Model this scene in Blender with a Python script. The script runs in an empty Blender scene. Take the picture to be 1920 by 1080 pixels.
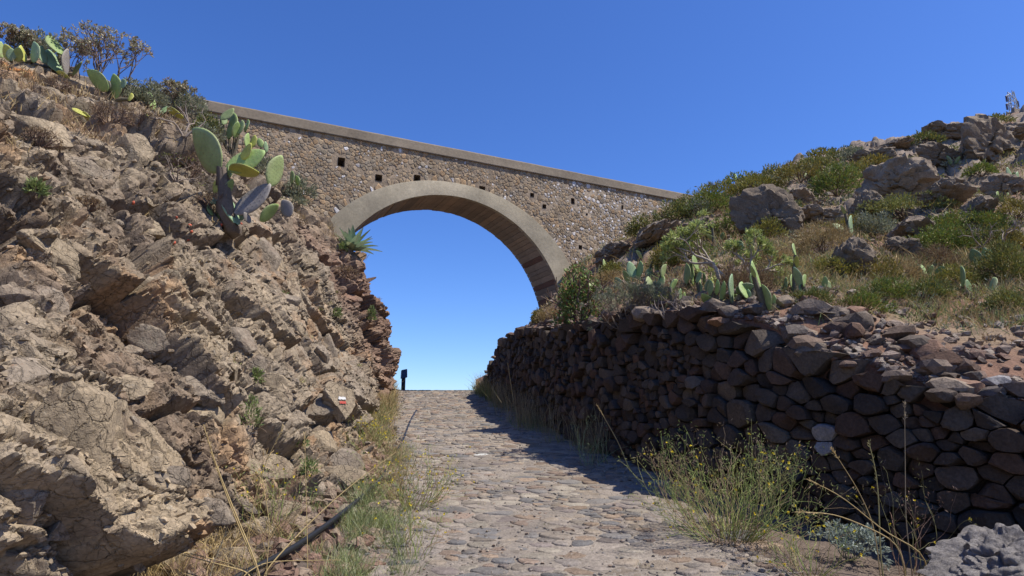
import bpy, bmesh, math, random
import numpy as np
from mathutils import Vector, Matrix, Quaternion
sc = bpy.context.scene
C = sc.collection
R = math.radians

# ------------------------------------------------------------------ camera, sky, sun
FPX, PITCH, EYE = 1200.0, R(12), 1.6
cam_d = bpy.data.cameras.new('camera'); cam = bpy.data.objects.new('camera', cam_d); C.objects.link(cam)
cam_d.sensor_width = 36; cam_d.lens = FPX / 1920 * 36; cam_d.clip_start = .05; cam_d.clip_end = 9000
cam.location = (0, 0, EYE); cam.rotation_euler = (R(90) + PITCH, 0, 0)
sc.camera = cam
SAT, HUE, OZ = 1.14, .512, 8.5
SUN_EL, SUN_AZ = R(58.5), math.atan2(1, -.17)          # azimuth clockwise from +Y
w = bpy.data.worlds.new('World'); sc.world = w; w.use_nodes = True
nt = w.node_tree; bg = nt.nodes['Background']
sky = nt.nodes.new('ShaderNodeTexSky'); sky.sky_type = 'NISHITA'; sky.sun_disc = False
sky.sun_elevation = SUN_EL; sky.sun_rotation = SUN_AZ
sky.altitude = 900; sky.air_density = 1.0; sky.dust_density = .6; sky.ozone_density = OZ
hsv = nt.nodes.new('ShaderNodeHueSaturation'); hsv.inputs['Saturation'].default_value = SAT; hsv.inputs['Hue'].default_value = HUE
nt.links.new(sky.outputs[0], hsv.inputs['Color']); nt.links.new(hsv.outputs[0], bg.inputs['Color'])
bg.inputs['Strength'].default_value = .145
sl = bpy.data.lights.new('sun', 'SUN'); sl.energy = 4.8; sl.angle = R(.53); sl.color = (1, .93, .82)
so = bpy.data.objects.new('sun', sl); C.objects.link(so)
SDIR = Vector((math.sin(SUN_AZ) * math.cos(SUN_EL), math.cos(SUN_AZ) * math.cos(SUN_EL), math.sin(SUN_EL)))
so.rotation_euler = SDIR.to_track_quat('Z', 'Y').to_euler(); so.location = (20, -10, 40)
vs = sc.view_settings
vs.view_transform = 'Standard'; vs.look = 'None'; vs.gamma = 1; vs.use_curve_mapping = False; vs.exposure = .4

rnd = random.Random(7)
rng = np.random.default_rng(11)

# ------------------------------------------------------------------ numeric noise
def _h(ix, iy, iz, s):
    n = (ix * 374761393 + iy * 668265263 + iz * 2147483647 + s * 974634777) & 0xFFFFFFFF
    n = ((n ^ (n >> 13)) * 1274126177) & 0xFFFFFFFF
    n = ((n ^ (n >> 16)) * 2246822519) & 0xFFFFFFFF
    return ((n ^ (n >> 15)) & 0xFFFFFF) / float(0x1000000)
def vnoise(p, s=0):
    i = np.floor(p).astype(np.int64); f = p - i; f = f * f * (3 - 2 * f)
    o = 0
    for a in (0, 1):
        for b in (0, 1):
            for c in (0, 1):
                o = o + _h(i[:, 0] + a, i[:, 1] + b, i[:, 2] + c, s) * (f[:, 0] if a else 1 - f[:, 0]) * (f[:, 1] if b else 1 - f[:, 1]) * (f[:, 2] if c else 1 - f[:, 2])
    return o * 2 - 1
def fbm(p, freq, octv=4, s=0, gain=.5):
    o = 0; a = 1; t = 0; q = p * freq
    for k in range(octv):
        o = o + a * vnoise(q + 17.3 * k, s + k); t += a; a *= gain; q = q * 2.03
    return o / t
def worley(p, s=0, box=0.):
    """nearest and second nearest cell: f1, f2, vector to the cell centre, two random values of the cell"""
    i = np.floor(p).astype(np.int64); n = len(p)
    f1 = np.full(n, 9.); f2 = np.full(n, 9.); d1 = np.zeros((n, 3)); r1 = np.zeros((n, 4))
    for a in (-1, 0, 1):
        for b in (-1, 0, 1):
            for c in (-1, 0, 1):
                jx, jy, jz = i[:, 0] + a, i[:, 1] + b, i[:, 2] + c
                q = np.stack([jx + _h(jx, jy, jz, s), jy + _h(jx, jy, jz, s + 1), jz + _h(jx, jy, jz, s + 2)], 1)
                dv = p - q; d = np.sqrt((dv ** 2).sum(1))
                if box: d = d * (1 - box) + box * np.abs(dv).max(1) * 1.25
                m = d < f1
                f2 = np.where(m, f1, np.minimum(f2, d))
                f1 = np.where(m, d, f1)
                d1[m] = dv[m]
                if m.any():
                    r1[m] = np.stack([_h(jx[m], jy[m], jz[m], s + k) for k in (3, 4, 5, 6)], 1)
    return f1, f2, d1, r1
def sst(a, b, x):
    t = np.clip((x - a) / (b - a), 0, 1); return t * t * (3 - 2 * t)

# ------------------------------------------------------------------ mesh and object helpers
def make_mesh(name, V, F, mats, col=None, smooth=True, midx=None, sharp=None):
    """F: list of int arrays (m,3)/(m,4)"""
    me = bpy.data.meshes.new(name)
    V = np.asarray(V, dtype=np.float32); F = [np.asarray(f, dtype=np.int32) for f in F if len(f)]
    me.vertices.add(len(V)); me.vertices.foreach_set('co', V.ravel())
    lv = np.concatenate([f.ravel() for f in F]); tot = np.concatenate([np.full(len(f), f.shape[1], np.int32) for f in F])
    st = np.concatenate([[0], np.cumsum(tot)[:-1]]).astype(np.int32)
    me.loops.add(len(lv)); me.loops.foreach_set('vertex_index', lv)
    me.polygons.add(len(tot)); me.polygons.foreach_set('loop_start', st); me.polygons.foreach_set('loop_total', tot)
    me.polygons.foreach_set('use_smooth', np.full(len(tot), smooth))
    if midx is not None: me.polygons.foreach_set('material_index', np.asarray(midx, np.int32))
    for m in (mats if isinstance(mats, (list, tuple)) else [mats]): me.materials.append(m)
    if col is not None:
        at = me.attributes.new('Col', 'FLOAT_COLOR', 'POINT')
        c4 = np.ones((len(V), 4), np.float32); c4[:, :3] = col; at.data.foreach_set('color', c4.ravel())
    me.update(calc_edges=True); me.validate()
    if sharp: me.set_sharp_from_angle(angle=R(sharp))
    return me
def tag(o, label=None, cat=None, group=None, kind=None):
    if label: o['label'] = label
    if cat: o['category'] = cat
    if group: o['group'] = group
    if kind: o['kind'] = kind
    return o
def put(name, me, parent=None, loc=None, rot=None, scl=None):
    o = bpy.data.objects.new(name, me); C.objects.link(o)
    if parent: o.parent = parent
    if loc is not None: o.location = loc
    if rot is not None:
        if isinstance(rot, Quaternion): o.rotation_mode = 'QUATERNION'; o.rotation_quaternion = rot
        else: o.rotation_euler = rot
    if scl is not None: o.scale = scl if hasattr(scl, '__len__') else (scl,) * 3
    return o
def thing(name, label, cat, loc=(0, 0, 0), group=None):
    o = bpy.data.objects.new(name, None); C.objects.link(o); o.location = loc; o.empty_display_size = .1
    return tag(o, label, cat, group)
class MB:
    def __init__(s): s.V = []; s.F3 = []; s.F4 = []; s.c = []; s.n = 0
    def add(s, V, F3=(), F4=(), col=(1, 1, 1)):
        V = np.asarray(V, float); s.V.append(V)
        if len(F3): s.F3.append(np.asarray(F3) + s.n)
        if len(F4): s.F4.append(np.asarray(F4) + s.n)
        s.c.append(np.broadcast_to(np.asarray(col, float), (len(V), 3))); s.n += len(V)
    def mesh(s, name, mats, smooth=True, sharp=None):
        F = []
        if s.F3: F.append(np.concatenate(s.F3))
        if s.F4: F.append(np.concatenate(s.F4))
        return make_mesh(name, np.concatenate(s.V), F, mats, np.concatenate(s.c), smooth, None, sharp)
    def box(s, a, b, col=(1, 1, 1), M=None):
        V = np.array([(x, y, z) for x in (a[0], b[0]) for y in (a[1], b[1]) for z in (a[2], b[2])], float)
        if M is not None: V = V @ np.array(M.to_3x3()).T + np.array(M.translation)
        s.add(V, F4=[(0, 1, 3, 2), (4, 6, 7, 5), (0, 4, 5, 1), (2, 3, 7, 6), (0, 2, 6, 4), (1, 5, 7, 3)], col=col)
    def tube(s, P, r, sides=6, col=(1, 1, 1)):
        P = np.asarray(P, float); n = len(P); r = np.broadcast_to(r, n)
        T = np.gradient(P, axis=0); T /= np.linalg.norm(T, axis=1)[:, None] + 1e-9
        up = np.array([0, 0, 1.]) if abs(T[:, 2]).mean() < .9 else np.array([1., 0, 0])
        A = np.cross(T, up); A /= np.linalg.norm(A, axis=1)[:, None] + 1e-9; B = np.cross(T, A)
        an = np.arange(sides) * 2 * np.pi / sides
        V = (P[:, None] + r[:, None, None] * (np.cos(an)[None, :, None] * A[:, None] + np.sin(an)[None, :, None] * B[:, None])).reshape(-1, 3)
        F = [(i * sides + k, i * sides + (k + 1) % sides, (i + 1) * sides + (k + 1) % sides, (i + 1) * sides + k) for i in range(n - 1) for k in range(sides)]
        s.add(V, F4=F, col=col)
    def leaves(s, B, D, L, W, col, up=None):
        """diamond leaves: base B, direction D"""
        B = np.asarray(B); D = np.asarray(D); n = len(B)
        D = D / (np.linalg.norm(D, axis=1)[:, None] + 1e-9)
        q = rng.normal(size=(n, 3)); S = np.cross(D, q); S /= np.linalg.norm(S, axis=1)[:, None] + 1e-9
        L = np.broadcast_to(L, n)[:, None]; W = np.broadcast_to(W, n)[:, None]
        N = np.cross(D, S)
        V = np.stack([B, B + .5 * L * D + .5 * W * S, B + L * D + .12 * L * N, B + .5 * L * D - .5 * W * S], 1).reshape(-1, 3)
        F = np.arange(4 * n).reshape(n, 4)
        c = np.repeat(np.broadcast_to(col, (n, 3)), 4, 0)
        s.add(V, F4=F, col=c)
    def blades(s, B, D, L, W, col, droop=.5):
        """grass blades: tapering, bending strips"""
        B = np.asarray(B); n = len(B); D = D / (np.linalg.norm(D, axis=1)[:, None] + 1e-9)
        q = rng.normal(size=(n, 3)); q[:, 2] *= .2
        S = np.cross(D, q); S /= np.linalg.norm(S, axis=1)[:, None] + 1e-9
        L = np.broadcast_to(L, n)[:, None]; W = np.broadcast_to(W, n)[:, None]
        lean = rng.normal(size=(n, 3)); lean[:, 2] = -.6; dr = np.broadcast_to(droop, n)[:, None]
        m = B + .55 * L * D + .1 * dr * L * lean; t = B + L * D + .4 * dr * L * lean
        V = np.stack([B - .5 * W * S, B + .5 * W * S, m + .4 * W * S, m - .4 * W * S, t], 1).reshape(-1, 3)
        k = np.arange(n) * 5
        c = np.repeat(np.broadcast_to(col, (n, 3)), 5, 0)
        s.add(V, F3=np.stack([k + 3, k + 2, k + 4], 1), F4=np.stack([k, k + 1, k + 2, k + 3], 1), col=c)

# ------------------------------------------------------------------ materials
def mk(name, base=(1, 1, 1), attr=True, rough=.9, spec=.25, n1=(3., .35), n2=(30., .3), bump=((25., .6, .02),), obj_rand=0., transl=0., spots=None, cracks=(), world=False):
    m = bpy.data.materials.new(name); m.use_nodes = True; t = m.node_tree; N = t.nodes; Lk = t.links.new
    bs = N['Principled BSDF']; bs.inputs['Roughness'].default_value = rough; bs.inputs['Specular IOR Level'].default_value = spec
    tc = N.new('ShaderNodeNewGeometry' if world else 'ShaderNodeTexCoord'); co = tc.outputs['Position' if world else 'Object']
    if attr:
        a = N.new('ShaderNodeAttribute'); a.attribute_name = 'Col'; cur = a.outputs['Color']
        if tuple(base) != (1, 1, 1):
            mu = N.new('ShaderNodeMix'); mu.data_type = 'RGBA'; mu.blend_type = 'MULTIPLY'; mu.inputs[0].default_value = 1
            Lk(cur, mu.inputs[6]); mu.inputs[7].default_value = (*base, 1); cur = mu.outputs[2]
    else:
        rg = N.new('ShaderNodeRGB'); rg.outputs[0].default_value = (*base, 1); cur = rg.outputs[0]
    def value(src, lo, hi):
        nonlocal cur
        mr = N.new('ShaderNodeMapRange'); mr.inputs['To Min'].default_value = lo; mr.inputs['To Max'].default_value = hi
        Lk(src, mr.inputs['Value'])
        mu = N.new('ShaderNodeVectorMath'); mu.operation = 'SCALE'; Lk(cur, mu.inputs[0]); Lk(mr.outputs[0], mu.inputs['Scale']); cur = mu.outputs[0]
        return mr
    for sc_, am in (n1, n2):
        if am:
            n = N.new('ShaderNodeTexNoise'); n.inputs['Scale'].default_value = sc_; n.inputs['Detail'].default_value = 6; n.inputs['Roughness'].default_value = .65
            Lk(co, n.inputs['Vector'])
            mr = value(n.outputs[0], 1 - am, 1 + am); mr.inputs['From Min'].default_value = .3; mr.inputs['From Max'].default_value = .7
    if obj_rand:
        oi = N.new('ShaderNodeObjectInfo'); value(oi.outputs['Random'], 1 - obj_rand, 1 + obj_rand)
    if spots:                                            # blotches of another colour (lichen, rust)
        for sc_, th, colr, am in spots:
            n = N.new('ShaderNodeTexNoise'); n.inputs['Scale'].default_value = sc_; n.inputs['Detail'].default_value = 8; n.inputs['Roughness'].default_value = .7
            ad = N.new('ShaderNodeVectorMath'); ad.inputs[1].default_value = (sc_ * 3.1, th * 50, 7.7); Lk(co, ad.inputs[0]); Lk(ad.outputs[0], n.inputs['Vector'])
            mr = N.new('ShaderNodeMapRange'); mr.inputs['From Min'].default_value = th; mr.inputs['From Max'].default_value = th + .07; mr.inputs['To Max'].default_value = am
            Lk(n.outputs[0], mr.inputs['Value'])
            mx = N.new('ShaderNodeMix'); mx.data_type = 'RGBA'; Lk(mr.outputs[0], mx.inputs[0]); Lk(cur, mx.inputs[6]); mx.inputs[7].default_value = (*colr, 1); cur = mx.outputs[2]
    Lk(cur, bs.inputs['Base Color'])
    prev = None
    for sc_, wd_, dep in cracks:                         # open joints: relief, with the base colour scaled darker along them
        nn_ = N.new('ShaderNodeTexNoise'); nn_.inputs['Scale'].default_value = sc_ * .8; nn_.inputs['Detail'].default_value = 4; Lk(co, nn_.inputs['Vector'])
        mp = N.new('ShaderNodeVectorMath'); mp.operation = 'SCALE'; mp.inputs['Scale'].default_value = 2.2 / sc_; Lk(nn_.outputs['Color'], mp.inputs[0])
        ad = N.new('ShaderNodeVectorMath'); Lk(co, ad.inputs[0]); Lk(mp.outputs[0], ad.inputs[1])
        vo = N.new('ShaderNodeTexVoronoi'); vo.feature = 'DISTANCE_TO_EDGE'; vo.inputs['Scale'].default_value = sc_; Lk(ad.outputs[0], vo.inputs['Vector'])
        mr = N.new('ShaderNodeMapRange'); mr.interpolation_type = 'SMOOTHSTEP'; mr.inputs['From Max'].default_value = wd_; Lk(vo.outputs['Distance'], mr.inputs['Value'])
        b = N.new('ShaderNodeBump'); b.inputs['Strength'].default_value = .7; b.inputs['Distance'].default_value = dep; Lk(mr.outputs[0], b.inputs['Height'])
        if prev: Lk(prev, b.inputs['Normal'])
        prev = b.outputs[0]
        m2 = N.new('ShaderNodeMapRange'); m2.inputs['From Max'].default_value = wd_ * .7; m2.inputs['To Min'].default_value = .82; Lk(vo.outputs['Distance'], m2.inputs['Value'])
        mu = N.new('ShaderNodeVectorMath'); mu.operation = 'SCALE'; Lk(cur, mu.inputs[0]); Lk(m2.outputs[0], mu.inputs['Scale']); cur = mu.outputs[0]
        Lk(cur, bs.inputs['Base Color'])
    for sc_, st, dist in bump:
        n = N.new('ShaderNodeTexNoise'); n.inputs['Scale'].default_value = sc_; n.inputs['Detail'].default_value = 7; n.inputs['Roughness'].default_value = .7
        Lk(co, n.inputs['Vector'])
        b = N.new('ShaderNodeBump'); b.inputs['Strength'].default_value = st; b.inputs['Distance'].default_value = dist
        Lk(n.outputs[0], b.inputs['Height'])
        if prev: Lk(prev, b.inputs['Normal'])
        prev = b.outputs[0]
    if prev: Lk(prev, bs.inputs['Normal'])
    if transl:
        tr = N.new('ShaderNodeBsdfTranslucent'); Lk(cur, tr.inputs['Color']); mi = N.new('ShaderNodeMixShader'); mi.inputs[0].default_value = transl
        Lk(bs.outputs[0], mi.inputs[1]); Lk(tr.outputs[0], mi.inputs[2]); Lk(mi.outputs[0], N['Material Output'].inputs[0])
    return m
M_CLIFF = mk('cliff_rock', n1=(5, .22), n2=(38, .28), bump=((9, .5, .05), (45, .7, .012)), cracks=((4.2, .035, .022), (13, .05, .006)), spots=((2.6, .54, (.185, .135, .095), .55), (7, .58, (.12, .09, .068), .6), (3.4, .6, (.31, .27, .20), .5), (16, .61, (.40, .35, .27), .6), (5.5, .67, (.36, .17, .07), .6)))
M_BLOCK = mk('loose_block', world=True, obj_rand=.12, n1=(5, .22), n2=(38, .28), bump=((9, .5, .05), (45, .7, .012)), cracks=((4.2, .035, .022), (13, .05, .006)), spots=((2.6, .54, (.185, .135, .095), .55), (7, .58, (.12, .09, .068), .6), (3.4, .6, (.31, .27, .20), .5), (16, .61, (.40, .35, .27), .6), (5.5, .67, (.36, .17, .07), .6)))
M_HILL = mk('hillside_soil', n1=(4, .25), n2=(40, .3), bump=((12, .6, .05), (60, .7, .015)), spots=((6, .66, (.33, .28, .2), .5),))
M_BOULDER = mk('boulder_rock', base=(.215, .168, .12), attr=False, n1=(3, .3), n2=(26, .3), bump=((7, .6, .06), (40, .7, .018)), obj_rand=.2, spots=((5, .6, (.10, .085, .075), .6), (14, .62, (.42, .37, .3), .6), (6, .7, (.45, .17, .04), .7)))
M_LAVA = mk('pale_lava', base=(.30, .275, .255), attr=False, n1=(6, .25), n2=(40, .3), bump=((14, 1., .07), (55, .9, .02)), spots=((8, .6, (.2, .18, .17), .7),))
M_GROUND = mk('dirt', n1=(3, .25), n2=(45, .35), bump=((20, .6, .03), (90, .7, .01)))
M_COB = mk('cobble_stone', base=(.93, .96, .95), n1=(7, .22), n2=(60, .25), bump=((22, .55, .02), (90, .7, .007)), spots=((14, .62, (.30, .26, .20), .5), (24, .66, (.07, .06, .06), .5)))
M_WALL = mk('wall_stone', n1=(6, .25), n2=(45, .3), bump=((14, .7, .03), (60, .8, .01)), spots=((10, .66, (.20, .17, .155), .45), (6, .66, (.12, .05, .035), .6)))
M_MORTAR = mk('masonry_mortar', n1=(.9, .2), n2=(12, .3), bump=((10, .6, .04), (60, .7, .012)), spots=((3.5, .6, (.19, .13, .092), .5),))
M_RUB = mk('rubble_stone', n1=(5, .22), n2=(30, .3), bump=((16, .6, .03), (70, .6, .01)), spots=((11, .62, (.17, .11, .08), .5),))
M_CONC = mk('old_concrete', n1=(1.2, .18), n2=(14, .16), bump=((10, .3, .02), (80, .5, .005)), spots=((2.2, .62, (.13, .10, .075), .45), (6, .66, (.33, .29, .23), .4)))
M_LEAF = mk('leaf', rough=.6, spec=.3, n1=(3, .15), n2=(20, .1), bump=(), transl=.22)
M_DRY = mk('dry_grass', rough=.75, spec=.2, n1=(3, .1), n2=(20, .1), bump=(), transl=.2)
M_STEM = mk('plant_stem', rough=.85, n1=(8, .2), n2=(50, .25), bump=((40, .5, .01),))
M_PAD = mk('cactus_pad', rough=.55, spec=.35, n1=(2.5, .2), n2=(14, .12), bump=((12, .25, .03),), obj_rand=.14, transl=.10)
M_HOSE = mk('hose_rubber', base=(.014, .015, .017), attr=False, rough=.5, spec=.35, n1=(3, .1), n2=(60, .25), bump=((60, .2, .003),))
M_BLUE = mk('blue_paint', base=(.035, .075, .16), attr=False, rough=.5, n1=(6, .15), n2=(40, .2), bump=((30, .2, .004),))
M_POST = mk('post_wood', base=(.05, .045, .05), attr=False, rough=.8, n1=(6, .2), n2=(40, .3), bump=((30, .5, .006),))
M_WHITE = mk('white_paint', base=(.62, .61, .58), attr=False, rough=.7, n1=(20, .1), n2=(80, .2), bump=((60, .4, .004),))
M_RED = mk('red_paint', base=(.45, .075, .055), attr=False, rough=.7, n1=(20, .1), n2=(80, .25), bump=((60, .4, .004),))
M_STEEL = mk('galvanised_steel', base=(.34, .36, .36), attr=False, rough=.5, spec=.5, n1=(4, .15), n2=(20, .15), bump=())
M_INS = mk('insulator_glaze', base=(.09, .05, .04), attr=False, rough=.3, spec=.5, n1=(4, .1), n2=(20, .1), bump=())
M_FRUIT = mk('cactus_fruit', base=(.42, .09, .045), attr=False, rough=.5, n1=(4, .15), n2=(30, .2), bump=(), obj_rand=.3)

# ------------------------------------------------------------------ view geometry: from a pixel of the photograph to a ray
cP, sP = math.cos(PITCH), math.sin(PITCH)
CAM = Vector((0, 0, EYE))
def ray(px, py):
    u = (px - 960) / FPX; v = (540 - py) / FPX
    return Vector((u, cP - v * sP, v * cP + sP))
def at(px, py, Y):                                        # the point on that ray at forward distance Y
    d = ray(px, py); return CAM + d * (Y / d.y)

# ------------------------------------------------------------------ path line and ground
SL = .138
def zp(Y):
    Y = np.asarray(Y, float); e = np.clip(Y - 17, 0, None)
    z = SL * Y - .017 * e ** 2
    return np.where(Y > 24, SL * 24 - .017 * 49 - (Y - 24) * .103, z)
def pc(Y): return .415 - .16 * (np.asarray(Y, float) - 4.5)
HALFW = 1.33
WY = np.array([-8, -3, 0, 1.5, 3, 4, 5, 6, 7, 9, 11, 13.9, 16, 19, 21, 26])
WX = np.array([11, 8.5, 6.9, 6, 4.9, 3.95, 3.1, 2.4, 1.9, 1.15, .62, .02, -.35, -.78, -.95, -1.3])
WH = np.array([.7, .7, .75, .85, .95, 1.02, 1.17, 1.50, 1.80, 1.80, 1.66, 1.72, 1.4, .35, .02, 0])
def wx(Y): return np.interp(Y, WY, WX)
def wh(Y): return np.interp(Y, WY, WH)
def gz(x, y):
    """the ground beside and under the path"""
    x = np.asarray(x, float); y = np.asarray(y, float)
    d = x - pc(y); z = zp(y)
    z = z + .10 * sst(1.2, 1.9, -d)
    z = z + sst(1.35, 2.6, d) * (.05 - .10 * sst(8, 5, y) * sst(0, 3, y))
    p = np.stack([x, y, 0 * x], 1)
    z = z + fbm(p, 1.7, 3, 5) * .05 * sst(1.2, 1.6, np.abs(d)) + fbm(p, 7, 2, 9) * .012 - .04 * sst(1.45, 1.2, np.abs(d))
    far = sst(30, 90, np.hypot(x, y - 8))
    return z * (1 - far) - 18 * far
# ground sheet, dense round the path, reaching the horizon
gx = np.unique(np.concatenate([-np.geomspace(9, 4000, 30)[::-1], np.arange(-9, 12, .09), np.geomspace(12, 4000, 30)]))
gy = np.unique(np.concatenate([-np.geomspace(6, 4000, 30)[::-1], np.arange(-6, 3, .2), np.arange(3, 10, .07), np.arange(10, 26, .14), np.geomspace(26, 4000, 34)]))
GX, GY = np.meshgrid(gx, gy); sh = GX.shape
gV = np.stack([GX.ravel(), GY.ravel(), gz(GX.ravel(), GY.ravel())], 1)
def gridF(n, m):
    a = np.arange(n * m).reshape(n, m)
    return np.stack([a[:-1, :-1].ravel(), a[:-1, 1:].ravel(), a[1:, 1:].ravel(), a[1:, :-1].ravel()], 1)
nz = fbm(gV, .9, 4, 31)[:, None]
gcol = np.array([.13, .10, .08]) * (1 + .35 * nz)
ground = tag(put('ground', make_mesh('ground', gV, [gridF(*sh)], M_GROUND, gcol)), kind='structure', label='bare brown earth verges beside the cobbled track')

# path bed: dirt between the cobbles
pl_ = np.arange(-2, 27, .1); ps_ = np.linspace(-1.42, 1.42, 30)
PS, PL = np.meshgrid(ps_, pl_); X = pc(PL) + PS; Z = zp(PL)
pV = np.stack([X.ravel(), PL.ravel(), Z.ravel() - .05 * sst(1.3, 1.42, np.abs(PS.ravel()))], 1)
pV[:, 2] += .004 + fbm(pV, 3, 3, 3) * .013 + fbm(pV, 9, 2, 4) * .006
pcol = np.array([.25, .214, .175]) * (1 + .25 * fbm(pV, 2.2, 4, 8)[:, None])
path = tag(put('path', make_mesh('path', pV, [gridF(*PS.shape)], M_GROUND, pcol)), kind='structure', label='cobbled track climbing to a crest under the arch')

# ------------------------------------------------------------------ cell polygons (stones, cobbles, rubble)
def clip(poly, nx, ny, c):
    out = []; n = len(poly)
    for i in range(n):
        a = poly[i]; b = poly[(i + 1) % n]
        da = a[0] * nx + a[1] * ny - c; db = b[0] * nx + b[1] * ny - c
        if da <= 0: out.append(a)
        if da * db < 0:
            t = da / (da - db); out.append((a[0] + (b[0] - a[0]) * t, a[1] + (b[1] - a[1]) * t))
    return out
def voronoi(pts, wts, rad):
    """power-diagram cells round the points, each cut to a radius"""
    pts = np.asarray(pts); res = []
    cell = {}
    for k, (x, y) in enumerate(pts): cell.setdefault((int(x // rad), int(y // rad)), []).append(k)
    for k, (x, y) in enumerate(pts):
        r = rad * .8
        poly = [(r * math.cos(a), r * math.sin(a)) for a in np.arange(8) * math.pi / 4 + .3]
        ci, cj = int(x // rad), int(y // rad)
        for a in range(ci - 2, ci + 3):
            for b in range(cj - 2, cj + 3):
                for q in cell.get((a, b), ()):
                    if q == k: continue
                    dx, dy = pts[q][0] - x, pts[q][1] - y; d = math.hypot(dx, dy)
                    if d > 2 * rad or d < 1e-6: continue
                    poly = clip(poly, dx / d, dy / d, d / 2 + (wts[k] ** 2 - wts[q] ** 2) / (2 * d))
                    if len(poly) < 3: break
        res.append(poly if len(poly) >= 3 else None)
    return res
def scatter(u0, u1, v0, v1, rfun, tries, rs):
    """random points kept apart by a varying radius"""
    P = []; cell = {}; g = .3
    for _ in range(tries):
        u = rs.uniform(u0, u1); v = rs.uniform(v0, v1); r = rfun(u, v) * rs.choice((.6, .8, .95, 1, 1.15, 1.4))
        ci, cj = int(u // g), int(v // g); ok = True
        n = 1 + int(r * 1.5 // g)
        for a in range(ci - n, ci + n + 1):
            for b in range(cj - n, cj + n + 1):
                for (x, y, q) in cell.get((a, b), ()):
                    if (x - u) ** 2 + (y - v) ** 2 < (.5 * (r + q)) ** 2: ok = False; break
                if not ok: break
            if not ok: break
        if ok: P.append((u, v, r)); cell.setdefault((ci, cj), []).append((u, v, r))
    return P
def resample(poly, n, gap, rs, rough=.05, rnd_=1.):
    P = np.array(poly); c = P.mean(0)
    Q = np.vstack([P, P[:1]]); L = np.r_[0, np.cumsum(np.hypot(*np.diff(Q, axis=0).T))]
    t = (np.arange(n) + rs.random()) / n * L[-1] % L[-1]; t.sort() if isinstance(t, np.ndarray) else None
    S = np.stack([np.interp(t, L, Q[:, 0]), np.interp(t, L, Q[:, 1])], 1)
    S = S * (1 - rnd_) + rnd_ * (np.roll(S, 1, 0) + 2 * S + np.roll(S, -1, 0)) / 4      # rounds the corners
    d = S - c; r = np.hypot(*d.T)[:, None]; size = r.mean()
    k = np.clip((r - gap) / (r + 1e-9), .3, 1) * (1 + np.array([rs.uniform(-rough, rough) for _ in range(n)])[:, None])
    return c + d * k, c, float(size)
def ring_stone(S, c, prof, rs, jit):
    """rings (scale, height) over outline S, closed on top; returns V (a,b,height), F3, F4"""
    n = len(S); V = []
    tx, ty = rs.uniform(-1, 1), rs.uniform(-1, 1)
    for sc_, h in prof:
        q = c + (S - c) * sc_
        V.append(np.column_stack([q, np.full(n, h)]))
    V.append(np.array([[c[0], c[1], prof[-1][1] * 1.03]]))
    V = np.vstack(V); top = V[:, 2] > prof[0][1] + 1e-6
    e = np.array([[rs.uniform(-jit, jit) for _ in range(3)] for _ in range(len(V))]); V[top] += e[top]
    m = len(prof)
    F4 = [(i * n + k, i * n + (k + 1) % n, (i + 1) * n + (k + 1) % n, (i + 1) * n + k) for i in range(m - 1) for k in range(n)]
    F3 = [((m - 1) * n + k, (m - 1) * n + (k + 1) % n, m * n) for k in range(n)]
    return V, F3, F4

# cobbles -------------------------------------------------------
rs = random.Random(5)
ASP = 1.55                                                # cobbles lie wider across the track than along it
cp = scatter(-1.40, 1.40, 1.0 * ASP, 22.5 * ASP, lambda u, v: .165 + .05 * math.sin(v * 1.7 + u * 3) + .03 * math.sin(v * 5.1 - u * 7), 40000, rs)
cells = voronoi([(p[0], p[1]) for p in cp], [p[2] * .5 for p in cp], .42)
PAL = [(.25, .205, .165), (.22, .185, .16), (.185, .165, .15), (.27, .215, .165), (.27, .195, .14), (.235, .17, .13), (.155, .142, .135), (.29, .245, .195), (.21, .17, .15), (.255, .21, .175)]
cob = []
for p, poly in zip(cp, cells):
    if poly is None: continue
    poly = [(p[0] + a, (p[1] + b) / ASP) for a, b in poly]
    if p[1] / ASP < 1.2: continue
    n = 12 if p[1] / ASP < 10 else 9
    S, c, size = resample(poly, n, rs.choice((.002, .005, .012)), rs, .10, .6)
    if size < .03: continue
    h = rs.uniform(.004, .018) * (1 if abs(p[0]) < 1.15 else 1.3)
    V, F3, F4 = ring_stone(S, c, [(1.0, -.03), (.98, h * .45), (.86, h * .85), (.5, h)], rs, .004)
    V[:, 2] += (V[:, 0] - c[0]) * rs.uniform(-.06, .06) + (V[:, 1] - c[1]) * rs.uniform(-.09, .04)
    W = np.column_stack([pc(V[:, 1]) + V[:, 0], V[:, 1], zp(V[:, 1]) + V[:, 2]])
    col = np.array(rs.choice(PAL)) * rs.uniform(.72, 1.2)
    cob.append((c[1], W, F3, F4, col, c))
# one pale stone stands out in the middle of the track
tgt = at(910, 848, 8.75)
kk = min(range(len(cob)), key=lambda i: (pc(cob[i][5][1]) + cob[i][5][0] - tgt.x) ** 2 + (cob[i][5][1] - tgt.y) ** 2)
cob[kk] = cob[kk][:4] + (np.array((.46, .44, .41)),) + cob[kk][5:]
cob.sort(key=lambda q: (q[0] < 3.6, q[0]))
rest = MB()
for i, (d, W, F3, F4, col, c) in enumerate(cob):
    if i < 300:
        o = W.mean(0); mb = MB(); mb.add(W - o, F3, F4, col); put('cobble', mb.mesh('cobble', M_COB), path, o)
    else: rest.add(W, F3, F4, col)
tag(put('cobble_paving', rest.mesh('cobble_paving', M_COB), path), kind='stuff')
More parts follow.
